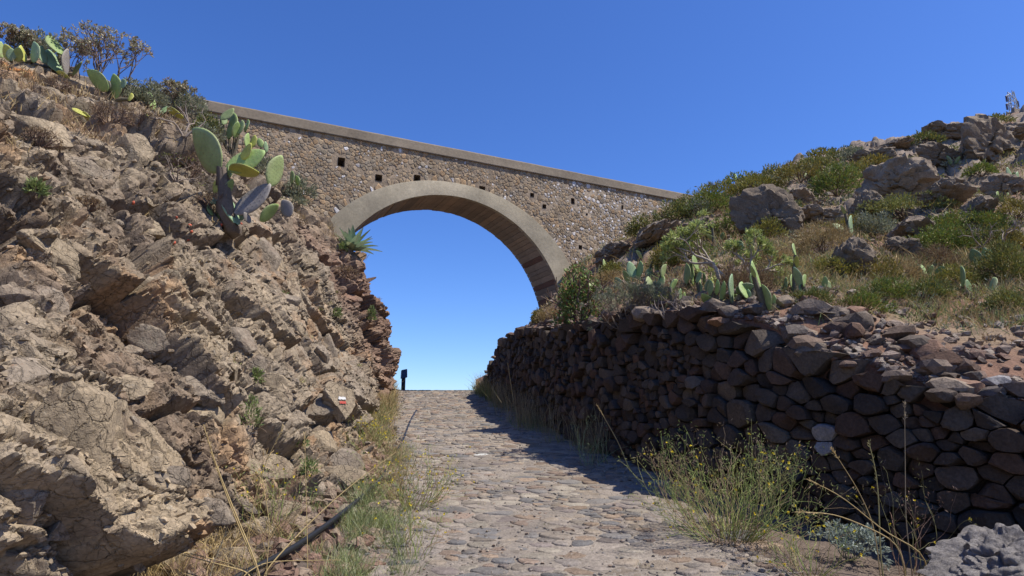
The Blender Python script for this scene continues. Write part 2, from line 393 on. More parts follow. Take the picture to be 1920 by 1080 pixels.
# loose grit in the joints
mb = MB(); n = 5200
gyv = 3.4 + 15 * rng.random(n) ** 1.6; gxv = rng.uniform(-1.5, 1.5, n)
ICO = None
def ico(sub):
    b = bmesh.new(); bmesh.ops.create_icosphere(b, subdivisions=sub, radius=1)
    V = np.array([v.co[:] for v in b.verts]); F = np.array([[v.index for v in f.verts] for f in b.faces]); b.free(); return V, F
IV1, IF1 = ico(1)
for x, y in zip(gxv, gyv):
    r = .004 + .012 * rng.random() ** 2
    if abs(x) > 1.15: r *= 1.7
    v = IV1[:, :] * (r * (1 + .35 * rng.normal(size=(len(IV1), 1)))) * (1, 1, .7)
    c = np.array(PAL[rng.integers(len(PAL))]) * rng.uniform(.8, 1.25)
    mb.add(v + (pc(y) + x, y, zp(y) + .006 + r * .3), F3=IF1, col=c)
tag(put('grit', mb.mesh('grit', M_COB, smooth=False)), kind='stuff', label='loose grit and small chips lying between the cobbles')

# ------------------------------------------------------------------ rock shapes
def rock(seed, sub, nplanes=12, lo=.62, hi=1.0, amp=.06, scl=(1, 1, 1), fine=.02, freq=1.6):
    """a block cut by random planes, then weathered"""
    r = np.random.default_rng(seed); D, F = ico(sub)
    N = r.normal(size=(nplanes, 3)); N /= np.linalg.norm(N, axis=1)[:, None]; d = r.uniform(lo, hi, nplanes)
    dots = np.clip(D @ N.T, 1e-3, None); rad = np.min(np.minimum(d / dots, 1.12), axis=1)
    V = D * rad[:, None]
    V = V + D * (amp * fbm(V + seed, freq, 4, seed % 97))[:, None]
    f1, f2, dv, rr = worley(V * 2.6 + seed, seed % 91)
    V = V + D * ((rr[:, 0] - .5) * amp * 1.2 - .5 * amp * sst(.12, 0, f2 - f1))[:, None] + D * (fine * fbm(V, 9, 2, 3))[:, None]
    return V * np.array(scl), F

# ------------------------------------------------------------------ the rock cliff on the left
PROF = {   # forward distance: outline of the rock from its foot to the ground far behind
 -6.0: [(-1.8, -.9), (-2.2, .2), (-3.0, 1.6), (-4.2, 3.0), (-5.4, 3.9), (-8, 5.0), (-25, 9)],
 -3.0: [(-1.8, -.45), (-2.1, .6), (-3.0, 1.9), (-4.1, 3.2), (-5.3, 4.2), (-8, 5.2), (-25, 10)],
 1.5: [(-1.85, .15), (-2.1, 1.1), (-3.0, 2.4), (-4.1, 3.7), (-5.3, 4.5), (-8, 5.5), (-25, 10)],
 4.5: [(-1.95, .62), (-2.2, 1.5), (-3.1, 2.85), (-4.2, 4.1), (-5.5, 4.85), (-8, 5.7), (-25, 11)],
 6.2: [(-1.45, .88), (-2.2, 1.7), (-3.05, 3.15), (-4.0, 4.45), (-5.7, 5.3), (-8, 6.0), (-25, 11)],
 7.5: [(-1.65, 1.07), (-2.35, 2.0), (-3.1, 3.5), (-4.05, 4.85), (-5.85, 5.75), (-8.2, 6.4), (-25, 12)],
 9.5: [(-2.0, 1.32), (-2.65, 2.3), (-3.45, 3.95), (-4.65, 5.7), (-6.4, 6.85), (-8.6, 7.5), (-25, 13)],
 11.7: [(-2.4, 1.62), (-2.9, 2.65), (-3.75, 4.3), (-4.85, 6.05), (-6.6, 7.5), (-8.8, 8.2), (-25, 14)],
 13.7: [(-2.75, 1.9), (-2.95, 3.05), (-3.6, 4.6), (-4.55, 6.0), (-5.85, 7.2), (-8.5, 8.0), (-25, 14)],
 15.3: [(-2.95, 2.1), (-2.9, 3.4), (-3.08, 4.6), (-3.6, 5.85), (-4.8, 6.45), (-8, 7.4), (-25, 14)],
 17.0: [(-3.35, 2.3), (-3.4, 3.4), (-3.75, 4.5), (-4.3, 5.2), (-5.2, 5.8), (-8, 6.3), (-25, 12)],
 19.5: [(-4.1, 2.4), (-4.4, 3.0), (-4.9, 3.6), (-5.6, 4.1), (-6.5, 4.4), (-9, 4.8), (-25, 8)],
 23.0: [(-5.2, 1.8), (-5.6, 2.2), (-6.2, 2.5), (-7, 2.8), (-8, 3), (-10, 3), (-25, 4)],
 30.0: [(-7, .2), (-7.3, .3), (-7.8, .4), (-8.4, .5), (-9, .5), (-11, .3), (-25, 0)]}
ky = np.array(sorted(PROF)); kp = np.array([PROF[k] for k in sorted(PROF)])   # (n,7,2)
foot0 = kp[:, :1] + np.array([.15, -.7]); back9 = kp[:, -1:] + np.array([-60, -30.])
kp = np.concatenate([foot0, kp, back9], 1)
lev = np.concatenate([np.linspace(0, 1, 22)[:-1], np.linspace(1, 2, 78)[:-1], np.linspace(2, 3, 106)[:-1], np.linspace(3, 4, 100)[:-1], np.linspace(4, 5, 84)[:-1], np.linspace(5, 6, 44)[:-1], np.linspace(6, 7, 26)[:-1], np.linspace(7, 8, 6)])
st = [-6.0]
while st[-1] < 30:
    y = st[-1]; st.append(y + (.0036 * max(y, 3.2) if 2.2 < y < 17.5 else .14))
st = np.array(st)
def smooth1(A, k, ax):
    ker = np.hanning(k + 2)[1:-1]; ker /= ker.sum(); p = k // 2
    pad = [(0, 0)] * A.ndim; pad[ax] = (p, p); B = np.pad(A, pad, 'edge')
    return np.apply_along_axis(lambda v: np.convolve(v, ker, 'valid'), ax, B)
nl = kp.shape[1]
tab = np.stack([np.stack([np.interp(st, ky, kp[:, l, k]) for l in range(nl)], 1) for k in (0, 1)], 2)   # (ns,nl,2)
tab = smooth1(tab, 41, 0)
G = np.stack([np.stack([np.interp(lev, np.arange(nl), tab[i, :, k]) for k in (0, 1)], 1) for i in range(len(st))], 0)
G = smooth1(G, 31, 1)
ns, nv = len(st), len(lev)
CV = np.concatenate([G[:, :, :1], np.broadcast_to(st[:, None, None], (ns, nv, 1)), G[:, :, 1:]], 2)
dU = np.gradient(CV, axis=0); dW = np.gradient(CV, axis=1)
NN = np.cross(dU, dW); NN /= np.linalg.norm(NN, axis=2)[:, :, None] + 1e-9
if NN[:, :, 0].mean() < 0: NN = -NN
P = CV.reshape(-1, 3); Nn = NN.reshape(-1, 3); Lv = np.tile(lev, ns)
warp = np.stack([fbm(P, .9, 3, 60 + k) for k in range(3)], 1) * .22 + np.stack([fbm(P, 3.5, 2, 70 + k) for k in range(3)], 1) * .07
# bedding: blocks are longer along the bedding, which dips down towards the track
bed = np.array([.35, .25, .90]); bed /= np.linalg.norm(bed)
def aniso(Q, k): return Q + np.outer(Q @ bed, bed) * (k - 1)
# block frame: bedding normal, strike, dip; the joints run along these
_b1 = np.cross(bed, (0, 1., 0)); _b1 /= np.linalg.norm(_b1); _b2 = np.cross(bed, _b1); BASIS = np.stack([_b1, _b2, bed], 1)
Q = (P + warp * .75 + np.stack([fbm(P, .33, 2, 80 + k) for k in range(3)], 1) * .75) @ BASIS * np.array([1, 1, 1.5])
def blocks(scale, seed, box):
    f1, f2, dv, rr = worley(Q / scale, seed, box)
    return (f2 - f1), dv, rr
e1, d1, r1 = blocks(1.15, 101, .75); e2, d2, r2 = blocks(.46, 201, .7); e3, d3, r3 = blocks(.18, 301, .5)
e4, d4, r4 = blocks(.065, 401, .3)
soil = sst(3.3, 4.8, Lv + .8 * fbm(P, .7, 3, 41)) * sst(5.2, 6.8, P[:, 1]) * .7                 # earthy upper slope
slab = sst(-.25, .12, fbm(P, .5, 2, 44))                                        # smoother slabs
rub = 1 - .85 * slab
tilt = lambda d, r: ((r[:, 1:4] - .5) * d).sum(1)
disp = (r1[:, 0] - .5) * .36 + tilt(d1, r1) * .42 - .24 * sst(.06, 0, e1)
disp += (1 - .5 * soil) * (1 - .5 * slab) * ((r2[:, 0] - .5) * .125 + tilt(d2, r2) * .17 - .09 * sst(.07, 0, e2))
disp += (.25 + .75 * rub) * (1 - .3 * soil) * ((r3[:, 0] - .5) * .05 + tilt(d3, r3) * .055 - .03 * sst(.12, 0, e3))
disp += rub * ((r4[:, 0] - .5) * .016 + tilt(d4, r4) * .016 - .008 * sst(.2, 0, e4))
disp += .04 * fbm(P, 2.6, 3, 51) + .010 * fbm(P, 11, 3, 52)
sc_red = sst(12.0, 14.5, P[:, 1] + .8 * fbm(P, .8, 2, 61)) * sst(4.6, 3.6, Lv)         # red clinker at the far end
disp += sc_red * .16 * (np.abs(fbm(P, 2.8, 3, 71)) - .25) * 2
# hollows
def pit(c, r, a):
    return -a * np.exp(-(((P - np.array(c)) / np.array(r)) ** 2).sum(1))
hz = P[:, 2] - SL * P[:, 1]
disp -= .42 * sst(.50, .22, hz + .12 * fbm(P, 2, 2, 81)) * sst(1.8, 2.8, P[:, 1]) * sst(4.9, 4.2, P[:, 1])
_n = sst(8, 5.5, P[:, 1]); e5, d5, r5 = blocks(.27, 501, .6)
disp += _n * ((r5[:, 0] - .5) * .05 + tilt(d5, r5) * .07 - .035 * sst(.06, 0, e5) + .035 * fbm(P, 5, 4, 56) + .012 * fbm(P, 24, 3, 57) + (r3[:, 0] - .5) * .022 - .012 * sst(.12, 0, e3))
disp *= sst(0, .6, Lv) * .9 + .1
disp *= 1 - .5 * sst(6.2, 7, Lv)
CP = P + Nn * disp[:, None]
CP[:, 2] -= .02
# colour of the rock itself
tan_, grey, rust, brown, redc, soilc = map(np.array, ((.318, .250, .166), (.252, .206, .154), (.325, .195, .10), (.175, .133, .096), (.228, .135, .092), (.232, .172, .118)))
m1 = np.clip(.5 + .9 * fbm(P, .8, 4, 91) + .5 * (r2[:, 1] - .5), 0, 1)[:, None]
ccol = tan_ * m1 + grey * (1 - m1)
m2 = (sst(.10, .45, fbm(P, 1.3, 5, 92) + .35 * (r3[:, 2] - .5)) * .68)[:, None]; ccol = ccol * (1 - m2) + rust * m2
m3 = (sst(.1, .4, fbm(P, .9, 4, 93) + .3 * (r2[:, 2] - .5)) * .78)[:, None]; ccol = ccol * (1 - m3) + brown * m3
ccol = ccol * (1 - .75 * sc_red[:, None]) + redc * .75 * sc_red[:, None]
so_ = (soil * sst(-.2, .3, fbm(P, 1.6, 4, 94)))[:, None]; ccol = ccol * (1 - so_) + soilc * so_
ccol *= (.80 + .4 * r2[:, 3] * .6 + .4 * r3[:, 3] * .4)[:, None]
# orange lichen on the rock lip at the upper left
_d = np.array(ray(22, 121)); _d /= np.linalg.norm(_d); _r = CP - np.array([0, 0, EYE]); _t = _r @ _d; _off = np.linalg.norm(_r - _t[:, None] * _d, axis=1)
_c = CP[np.argmin(np.where(_off < .06, _t, 99))]; _m = (sst(.34, .10, np.linalg.norm((CP - _c) * np.array([.7, .7, 1.6]), axis=1) + .14 * fbm(CP, 7, 3, 99)) * .85)[:, None]
ccol = ccol * (1 - _m) + np.array((.50, .19, .04)) * _m
ccol_c = ccol.copy()
F = gridF(ns, nv)
cliff_me = make_mesh('cliff', CP, [F[:, ::-1]], M_CLIFF, ccol, sharp=38)
cliff = tag(put('cliff', cliff_me), kind='structure', label='steep tan and rust coloured rock cutting on the left of the track')

def hit(o, px, py):
    d = ray(px, py); d.normalize()
    ok, loc, nor, idx = o.ray_cast(CAM - o.location, d)
    return (Vector(loc) + o.location, Vector(nor)) if ok else (None, None)

# ------------------------------------------------------------------ hillside on the right
ctrl = []
for Y in (-3, 0, 1.5, 3, 4, 5, 6, 7, 8, 9, 11, 13.9, 16, 18, 19.5, 21, 26):
    ctrl.append((wx(Y) + .33, Y, float(gz(np.array([wx(Y)]), np.array([float(Y)]))[0] + wh(Y))))
for px, py, Y in [(1070, 508, 18.8), (1120, 480, 19.0), (1180, 452, 19.4), (1240, 402, 19.9), (1285, 372, 20.4),
    (1200, 565, 9.5), (1200, 505, 14), (1300, 562, 8), (1300, 503, 11), (1300, 442, 15), (1300, 382, 20),
    (1400, 563, 7), (1400, 505, 9.5), (1400, 432, 14), (1400, 350, 24), (1500, 590, 6.2), (1500, 542, 7.5), (1500, 462, 11), (1500, 384, 17), (1500, 318, 25),
    (1600, 622, 5.9), (1600, 562, 7.2), (1600, 482, 10), (1600, 384, 16), (1600, 293, 25), (1700, 664, 5.5), (1700, 602, 6.6), (1700, 522, 8.8), (1700, 442, 12), (1700, 344, 18), (1700, 270, 25),
    (1800, 693, 5.2), (1800, 602, 6.6), (1800, 522, 8.6), (1800, 432, 12), (1800, 345, 17), (1800, 278, 24),
    (1915, 722, 4.9), (1915, 642, 5.9), (1915, 562, 7.4), (1915, 452, 11), (1915, 356, 16), (1915, 290, 23),
    (1290, 392, 32), (1400, 358, 40), (1500, 332, 40), (1600, 305, 40), (1700, 284, 40), (1800, 292, 42), (1915, 300, 42), (1915, 304, 75), (1700, 300, 75), (1500, 345, 75), (1300, 420, 75)]:
    q = at(px, py, Y); ctrl.append((q.x, q.y, q.z))
ctrl += [(12, 3, 3.6), (9, 0, 2.0), (20, 5, 8.5), (27, 12, 14), (17, -4, 4), (12, -6, 1.2), (40, 10, 20), (45, -10, 12), (0, 24, 2.2), (2, 24, 3.6), (4, 27, 5.5), (-1, 36, -2), (4, 45, 0), (75, 20, 32), (80, -30, 18), (10, 90, 15)]
ctrl = np.array(ctrl)
def _phi(a, b): return np.hypot(a[:, None, 0] - b[None, :, 0], a[:, None, 1] - b[None, :, 1])
K = _phi(ctrl, ctrl); n_ = len(ctrl)
A_ = np.block([[K, np.c_[np.ones(n_), ctrl[:, :2]]], [np.c_[np.ones(n_), ctrl[:, :2]].T, np.zeros((3, 3))]])
wts = np.linalg.solve(A_ + np.diag(np.r_[-np.full(n_, .05), 0, 0, 0]), np.r_[ctrl[:, 2], 0, 0, 0])
def hill_raw(x, y):
    q = np.stack([x, y], 1); o = np.empty(len(q))
    for i in range(0, len(q), 60000):
        s = q[i:i + 60000]; o[i:i + 60000] = _phi(s, ctrl) @ wts[:n_] + wts[n_] + s @ wts[n_ + 1:]
    return o
def hill(x, y, full=False):
    x = np.asarray(x, float); y = np.asarray(y, float)
    z = hill_raw(x, y); p = np.stack([x, y, z], 1)
    rr_ = np.hypot(x, y)
    rocky = sst(-.02, .22, fbm(p, .33, 3, 120) + .34 * sst(7, 13, z) * sst(6, 11, x) - .12) * sst(7.5, 9.5, rr_)
    q = p + np.stack([fbm(p, 1.1, 2, 130 + k) for k in range(3)], 1) * .3
    f1, f2, dv, r = worley(q / 1.1, 140); g1, g2, ev, t = worley(q / .38, 150)
    d = .10 * fbm(p, 1.1, 3, 110) + .05 * fbm(p, 4.5, 3, 111) * sst(5.5, 8, rr_) + .018 * fbm(p, 14, 2, 112)
    d += rocky * ((r[:, 0] - .45) * .62 * sst(0, .25, f2 - f1) + ((r[:, 1:] - .5) * dv).sum(1) * .6 + (t[:, 0] - .5) * .16 * sst(0, .3, g2 - g1) + ((t[:, 1:] - .5) * ev).sum(1) * .16)
    wallside = sst(0, 1.2, x - wx(y))
    return (z + d * (.35 + .65 * wallside), rocky, r, t) if full else z + d * (.35 + .65 * wallside)
# rays from the track outwards; the sheet starts behind the top of the wall
th = np.concatenate([np.linspace(R(-3.2), R(41), 560), np.linspace(R(41.3), R(112), 90)])
tW = np.linspace(-8, 26, 3000); wpt = np.stack([wx(tW) + .30, tW], 1); wa = np.arctan2(wpt[:, 0], wpt[:, 1]); wr = np.hypot(*wpt.T)
o_ = np.argsort(wa); r0 = np.interp(th, wa[o_], wr[o_])
gr = np.concatenate([[0], np.linspace(0, 1, 520) ** 1.05])
rad = np.exp(np.log(r0)[:, None] + gr[None] * (np.log(95) - np.log(r0))[:, None])
rad = np.concatenate([rad, np.full((len(th), 1), 140.)], 1)
HX = np.sin(th)[:, None] * rad; HY = np.cos(th)[:, None] * rad
hz_, rocky, hr, ht = hill(HX.ravel(), HY.ravel(), True)
HZ = hz_.reshape(HX.shape)
HZ[:, 0] = gz(HX[:, 0], HY[:, 0]) - .4; HZ[:, -1] = -18
hV = np.stack([HX.ravel(), HY.ravel(), HZ.ravel()], 1)
rr_ = np.hypot(hV[:, 0], hV[:, 1])
c_soil, c_straw, c_rock = np.array((.215, .122, .08)), np.array((.24, .175, .11)), np.array((.235, .185, .14))
k1 = (sst(-.25, .3, fbm(hV, .8, 4, 160)) * sst(.4, 2.2, hV[:, 0] - wx(hV[:, 1])))[:, None]
hcol = c_soil * (1 - k1) + c_straw * k1
hcol = hcol * (1 - rocky[:, None]) + (c_rock * (.75 + .5 * ht[:, 2:3])) * rocky[:, None]
hcol *= (1 + .2 * fbm(hV, 3, 3, 161))[:, None]
hF = gridF(*HX.shape)
hillside = tag(put('hillside', make_mesh('hillside', hV, [hF], M_HILL, hcol, sharp=45)), kind='structure', label='dry scrubby hillside rising behind the stone wall')

def on_hill(px, py):
    p, n = hit(hillside, px, py)
    if p is None:
        for Y in (22, 18, 14):
            q = at(px, py, Y)
        return Vector((q.x, q.y, float(hill(np.array([q.x]), np.array([q.y]))[0])))
    return p
def skyline(px, o=None):
    """highest ground seen in this picture column"""
    o = o or hillside
    for py in range(100, 900, 3):
        p, n = hit(o, px, py)
        if p is not None: return p, py
    return None, None

# ------------------------------------------------------------------ dry stone wall
rs = random.Random(21)
YS = np.linspace(1.6, 20.5, 800); XS = wx(YS)
S_ = np.r_[0, np.cumsum(np.hypot(np.diff(XS), np.diff(YS)))]
def wall_pt(s, h, out):
    Y = np.interp(s, S_, YS); Y1 = np.interp(s + .25, S_, YS); Y0 = np.interp(s - .25, S_, YS)
    t = np.stack([wx(Y1) - wx(Y0), Y1 - Y0], -1); t /= np.linalg.norm(t, axis=-1)[..., None] + 1e-9
    nrm = np.stack([-t[..., 1], t[..., 0]], -1)               # towards the track
    x0 = wx(Y); z0 = gz(np.atleast_1d(x0), np.atleast_1d(Y))
    k = out - .10 * h
    return np.stack([x0 + nrm[..., 0] * k, Y + nrm[..., 1] * k, z0 + h], -1)
def wtop(s): return float(wh(np.interp(s, S_, YS)))
WASP = 1.5
wp = scatter(0, S_[-1], -.1 * WASP, 1.95 * WASP, lambda u, v: .215 + .045 * math.sin(u * 2.1 + v) + .05 * math.sin(u * 5.3 - v * 4) - .006 * min(u, 9), 30000, rs)
wp = [p for p in wp if p[1] / WASP < wtop(p[0]) - .02]
wc = voronoi([(p[0], p[1]) for p in wp], [p[2] * .5 for p in wp], .55)
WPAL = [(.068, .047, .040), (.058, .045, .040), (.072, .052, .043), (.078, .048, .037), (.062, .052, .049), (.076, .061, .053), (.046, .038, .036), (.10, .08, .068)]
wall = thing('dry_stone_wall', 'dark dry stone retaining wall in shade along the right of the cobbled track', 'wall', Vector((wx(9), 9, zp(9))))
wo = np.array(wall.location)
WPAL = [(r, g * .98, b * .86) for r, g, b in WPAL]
stones = []
for p, poly in zip(wp, wc):
    if poly is None: continue
    poly = [(p[0] + a, (p[1] + b) / WASP) for a, b in poly]
    hmax = wtop(p[0])
    near = np.interp(p[0], S_, YS)
    pg = np.array(poly); c = pg.mean(0); q_ = []
    for a_ in range(len(pg)):                              # corners kept, edges slightly bent
        u_, v_ = pg[a_], pg[(a_ + 1) % len(pg)]; e_ = v_ - u_
        q_.append(u_ + (c - u_) * rs.uniform(.02, .16))
        if np.hypot(*e_) > .05: q_.append((u_ + v_) / 2 + (c - (u_ + v_) / 2) * rs.uniform(-.03, .10))
    S = np.array(q_); size = float(np.hypot(*(S - c).T).mean())
    if size < .035: continue
    S[:, 1] = np.minimum(S[:, 1], hmax + rs.uniform(0, .08))
    dp = size * rs.uniform(.35, .75); o0 = rs.uniform(-.07, .05)
    V, F3, F4 = ring_stone(S, c, [(.90, -.22), (1.0, -.08), (1.0, dp * .45), (.97, dp * .85), (.72, dp)], rs, size * .03)
    front = V[:, 2] > -.06
    tx, ty = rs.gauss(0, .30), rs.gauss(-.05, .30)         # the broken face leans its own way
    lim = dp * .82 + (V[:, 0] - c[0]) * tx + (V[:, 1] - c[1]) * ty; m = front & (V[:, 2] > lim); V[m, 2] = lim[m]
    for _ in range(rs.randint(2, 4)):                      # chipped corners
        nn = np.array([rs.uniform(-1, 1), rs.uniform(-1, 1), rs.uniform(.3, 1.1)]); nn /= np.linalg.norm(nn)
        d = (V - np.array([c[0], c[1], 0])) @ nn - (dp * .8 * nn[2] + size * (1 - nn[2] ** 2) ** .5) * rs.uniform(.68, .95); m = (d > 0) & front
        V[m] -= d[m][:, None] * nn
    Wd = wall_pt(V[:, 0], V[:, 1], V[:, 2] + o0)
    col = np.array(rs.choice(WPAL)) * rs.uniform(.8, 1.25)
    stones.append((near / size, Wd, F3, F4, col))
# a loose course of cap stones lying along the top
for k in range(230):
    s = rs.uniform(.2, S_[-1] - 1.2) if k % 2 else rs.uniform(.2, 7); Y = float(np.interp(s, S_, YS))
    sz = rs.uniform(.06, .17) * (1 if Y < 10 else .9)
    V, Fc = rock(400 + k, 2, 9, .5, .95, .08, (sz * rs.uniform(1, 1.5), sz, sz * rs.uniform(.5, .8)))
    a = rs.uniform(0, 6.3); ca, sa = math.cos(a), math.sin(a)
    V = V @ np.array([[ca, sa, 0], [-sa, ca, 0], [0, 0, 1]])
    b = wall_pt(np.array([s]), np.array([wtop(s)]), np.array([rs.uniform(-.75, .06)]))[0]
    zt = hill(np.array([b[0]]), np.array([b[1]]))[0]
    b[2] = max(b[2], zt) + sz * .22
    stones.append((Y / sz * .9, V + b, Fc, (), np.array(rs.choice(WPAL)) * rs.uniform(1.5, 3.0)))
# two pale lichen-covered stones
stones.sort(key=lambda q: q[0])
for px, py in ((1500, 795), (1520, 825), (1860, 690)):
    t_ = at(px, py, 5.6 if px < 1600 else 5.0)
    k = min(range(len(stones)), key=lambda i: np.linalg.norm(stones[i][1].mean(0) - np.array(t_)))
    stones[k] = stones[k][:4] + (np.array((.25, .235, .225)),)
rest = MB()
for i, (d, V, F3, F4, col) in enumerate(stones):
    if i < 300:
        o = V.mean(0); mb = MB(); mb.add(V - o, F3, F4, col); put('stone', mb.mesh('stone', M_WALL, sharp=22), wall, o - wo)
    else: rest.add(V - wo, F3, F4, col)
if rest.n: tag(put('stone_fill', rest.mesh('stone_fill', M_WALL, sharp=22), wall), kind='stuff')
# earth core behind the stones
ss = np.linspace(.02, S_[-1], 160); hh = np.linspace(-.3, 1, 6); SS, HH = np.meshgrid(ss, hh)
Hk = np.array([wtop(s) for s in ss])[None] * np.clip(HH, 0, 1) * .93 + np.minimum(HH, 0)
cv = wall_pt(SS.ravel(), Hk.ravel(), np.full(SS.size, -.15)) - wo
put('earth_core', make_mesh('earth_core', cv, [gridF(*SS.shape)], M_GROUND, np.full((len(cv), 3), (.09, .065, .055))), wall)

# ------------------------------------------------------------------ arch bridge
AL = R(25.9); B_ = np.array([math.cos(AL), math.sin(AL), 0]); BN = np.array([math.sin(AL), -math.cos(AL), 0])   # BN points at the camera side
T0, ZC, RI, TH, ZT = .87, 4.43, 3.54, 1.43, 9.41
BO = np.array([-2.4, 17, 0.]) + B_ * T0
bridge = thing('arch_bridge', 'stone aqueduct bridge with one round concrete arch spanning the cobbled track', 'bridge', Vector(BO + np.array([0, 0, ZC])))
bo = np.array(bridge.location)
def bw(t, z, o=0.):                                        # bridge frame to the local frame of its empty
    t, z, o = np.broadcast_arrays(np.asarray(t, float), np.asarray(z, float), np.asarray(o, float))
    return BO + t[..., None] * B_ + o[..., None] * BN + np.array([0, 0, 1.]) * z[..., None] - bo
def ring_t(a): return .40 + .34 * np.abs(np.cos(a)) ** 1.7   # ring grows thicker towards the springing
CT = .29                                                  # coping height
TL, TR = -13.0, 11.0
def bpix(px, py):
    d = ray(px, py); dn = np.array(d); C0 = np.array([0, 0, EYE])
    k = np.dot(BO - C0, BN) / np.dot(dn, BN); q = C0 + k * dn
    return float(np.dot(q - BO, B_)), float(q[2])
holes = [bpix(*q) for q in ((639, 302), (710, 334), (783, 334), (904, 352), (997, 366), (1020, 387), (1074, 377), (1101, 402), (1167, 388), (1089, 463))]
hsz = [(a * .9, b * .9) for a, b in [(.10, .13), (.10, .10), (.08, .07), (.085, .08), (.07, .07), (.07, .075), (.06, .09), (.05, .05), (.06, .06), (.07, .08)]]
tv = np.arange(TL, TR + .001, .06); zv = np.arange(2.6, ZT - CT + .001, .06); zv[-1] = ZT - CT
# snap grid lines to the hole edges so that holes are real openings
def snap(v, xs):
    v = v.copy(); used = set()
    for x in xs:
        for k in np.argsort(np.abs(v - x)):
            if k not in used: v[k] = x; used.add(k); break
    return np.sort(v)
TT, ZZ = np.meshgrid(tv, zv)
def face(outw, with_holes):
    V = bw(TT, ZZ, outw).reshape(-1, 3); n = TT.shape
    ct = (TT[:-1, :-1] + TT[1:, 1:]) / 2; cz = (ZZ[:-1, :-1] + ZZ[1:, 1:]) / 2
    dist = np.hypot(ct, cz - ZC); keep = ~((dist < RI + .16) & (cz > ZC - .05)) & ~((np.abs(ct) < RI + .16) & (cz <= ZC))
    ext = []
    if with_holes:
        for (ht_, hz2), (hw, hh_) in zip(holes, hsz):
            m = (np.abs(ct - ht_) < max(hw, .04)) & (np.abs(cz - hz2) < max(hh_, .04)); keep &= ~m
            ii, jj = np.where(m)
            if len(ii): ext.append((TT[ii.min(), jj.min()], TT[0, jj.max() + 1], ZZ[ii.min(), 0], ZZ[ii.max() + 1, 0]))
    F = gridF(*n).reshape(n[0] - 1, n[1] - 1, 4)[keep]
    return V, F, ext
V, F, ext = face(0, True)
rel = fbm(V * 1.0, 4, 3, 170) * .012
nb = len(V)
mb = MB()
tone = (.5 + .5 * fbm(V, .45, 3, 171))[:, None]
rightk = sst(1, 6, TT.ravel())[:, None]
mcol = np.array((.25, .192, .132)) * (1 - .55 * rightk) + np.array((.33, .27, .20)) * .55 * rightk
mcol = mcol * (.95 + .5 * tone)
mb.add(V + rel[:, None] * BN, F4=F, col=mcol)
for (a, b, c, d) in ext:                                   # the inside of each opening
    q = bw(np.array([a, b, b, a, a, b, b, a]), np.array([c, c, d, d, c, c, d, d]), np.array([.012] * 4 + [-.4] * 4))
    mb.add(q, F4=[(0, 1, 5, 4), (1, 2, 6, 5), (2, 3, 7, 6), (3, 0, 4, 7), (4, 5, 6, 7)], col=(.15, .11, .08))
Vb, Fb, _ = face(-TH, False); mb.add(Vb, F4=Fb[:, ::-1], col=(.2, .15, .11))
for (t_, z0) in ((TL, 2.6), (TR, 2.6)):
    q = bw(np.array([t_] * 4), np.array([z0, z0, ZT - CT, ZT - CT]), np.array([0, -TH, -TH, 0])); mb.add(q, F4=[(0, 1, 2, 3)], col=(.2, .15, .11))
put('spandrel_wall', mb.mesh('spandrel_wall', M_MORTAR), bridge)
# rubble stones of the visible face
rs = random.Random(33)
sp = scatter(-9.5, 10.4, 4.2, ZT - CT - .05, lambda u, v: (.21 if u < -4.2 and v < 6.9 else .088) + .022 * math.sin(u * 2.3 + v * 4), 110000, rs)
sp = [p for p in sp if math.hypot(p[0], p[1] - ZC) > RI + ring_t(math.atan2(p[1] - ZC, p[0])) + .06 and (p[1] > ZC or abs(p[0]) > RI + .8)]
sp = [p for p in sp if all(abs(p[0] - h[0]) > s[0] + .02 or abs(p[1] - h[1]) > s[1] + .02 for h, s in zip(holes, hsz))]
cl = voronoi([(p[0], p[1]) for p in sp], [p[2] * .5 for p in sp], .30)
RP = [(.26, .20, .135), (.245, .19, .135), (.285, .215, .14), (.23, .175, .12), (.29, .20, .12), (.25, .21, .16), (.22, .185, .145)]
RP = [(r, g * .98, b * .92) for r, g, b in RP]
RL = [(.50, .48, .46), (.46, .43, .41), (.40, .37, .35), (.55, .52, .49)]
st_ = []
for p, poly in zip(sp, cl):
    if poly is None: continue
    poly = [(p[0] + a, p[1] + b) for a, b in poly]
    if any(min(a for a, b in poly) < h[0] + e[0] and max(a for a, b in poly) > h[0] - e[0] and min(b for a, b in poly) < h[1] + e[1] and max(b for a, b in poly) > h[1] - e[1] for h, e in zip(holes, hsz)): continue
    light = rs.random() < .05 + .33 * float(sst(1.5, 6.5, p[0]))
    big = p[0] < -4.2 and p[1] < 6.9
    gap = .012 if big else (.02 if light else rs.choice((0, .002, .006)))
    S, c, size = resample(poly, 10, gap, rs, .12 if big else .28, .55 if big else .1)
    if size < .022 or (not light and not big and rs.random() < .10): continue
    k = rs.uniform(.82, 1) ; S = c + (S - c) * k
    h = rs.uniform(.012, .020) if big else rs.uniform(.0, .006)
    V, F3, F4 = ring_stone(S, c, [(1, -.03), (.985, h), (.7, h * 1.2)], rs, .0015)
    col = np.array(rs.choice(RL if light else RP)) * rs.uniform(.85, 1.45)
    if big: col = np.array(rs.choice([(.22, .135, .105), (.20, .15, .13), (.25, .17, .13)]))
    W = bw(V[:, 0], V[:, 1], V[:, 2] + .004)
    st_.append((-size * (1.3 if -7 < p[0] < 9.6 else .2), W, F3, F4, col))
st_.sort(key=lambda q: q[0]); rest = MB()
for i, (d, V, F3, F4, col) in enumerate(st_):
    if i < 300:
        o = V.mean(0); mb = MB(); mb.add(V - o, F3, F4, col); put('stone', mb.mesh('stone', M_RUB), bridge, o)
    else: rest.add(V, F3, F4, col)
tag(put('rubble_infill', rest.mesh('rubble_infill', M_RUB), bridge), kind='stuff')
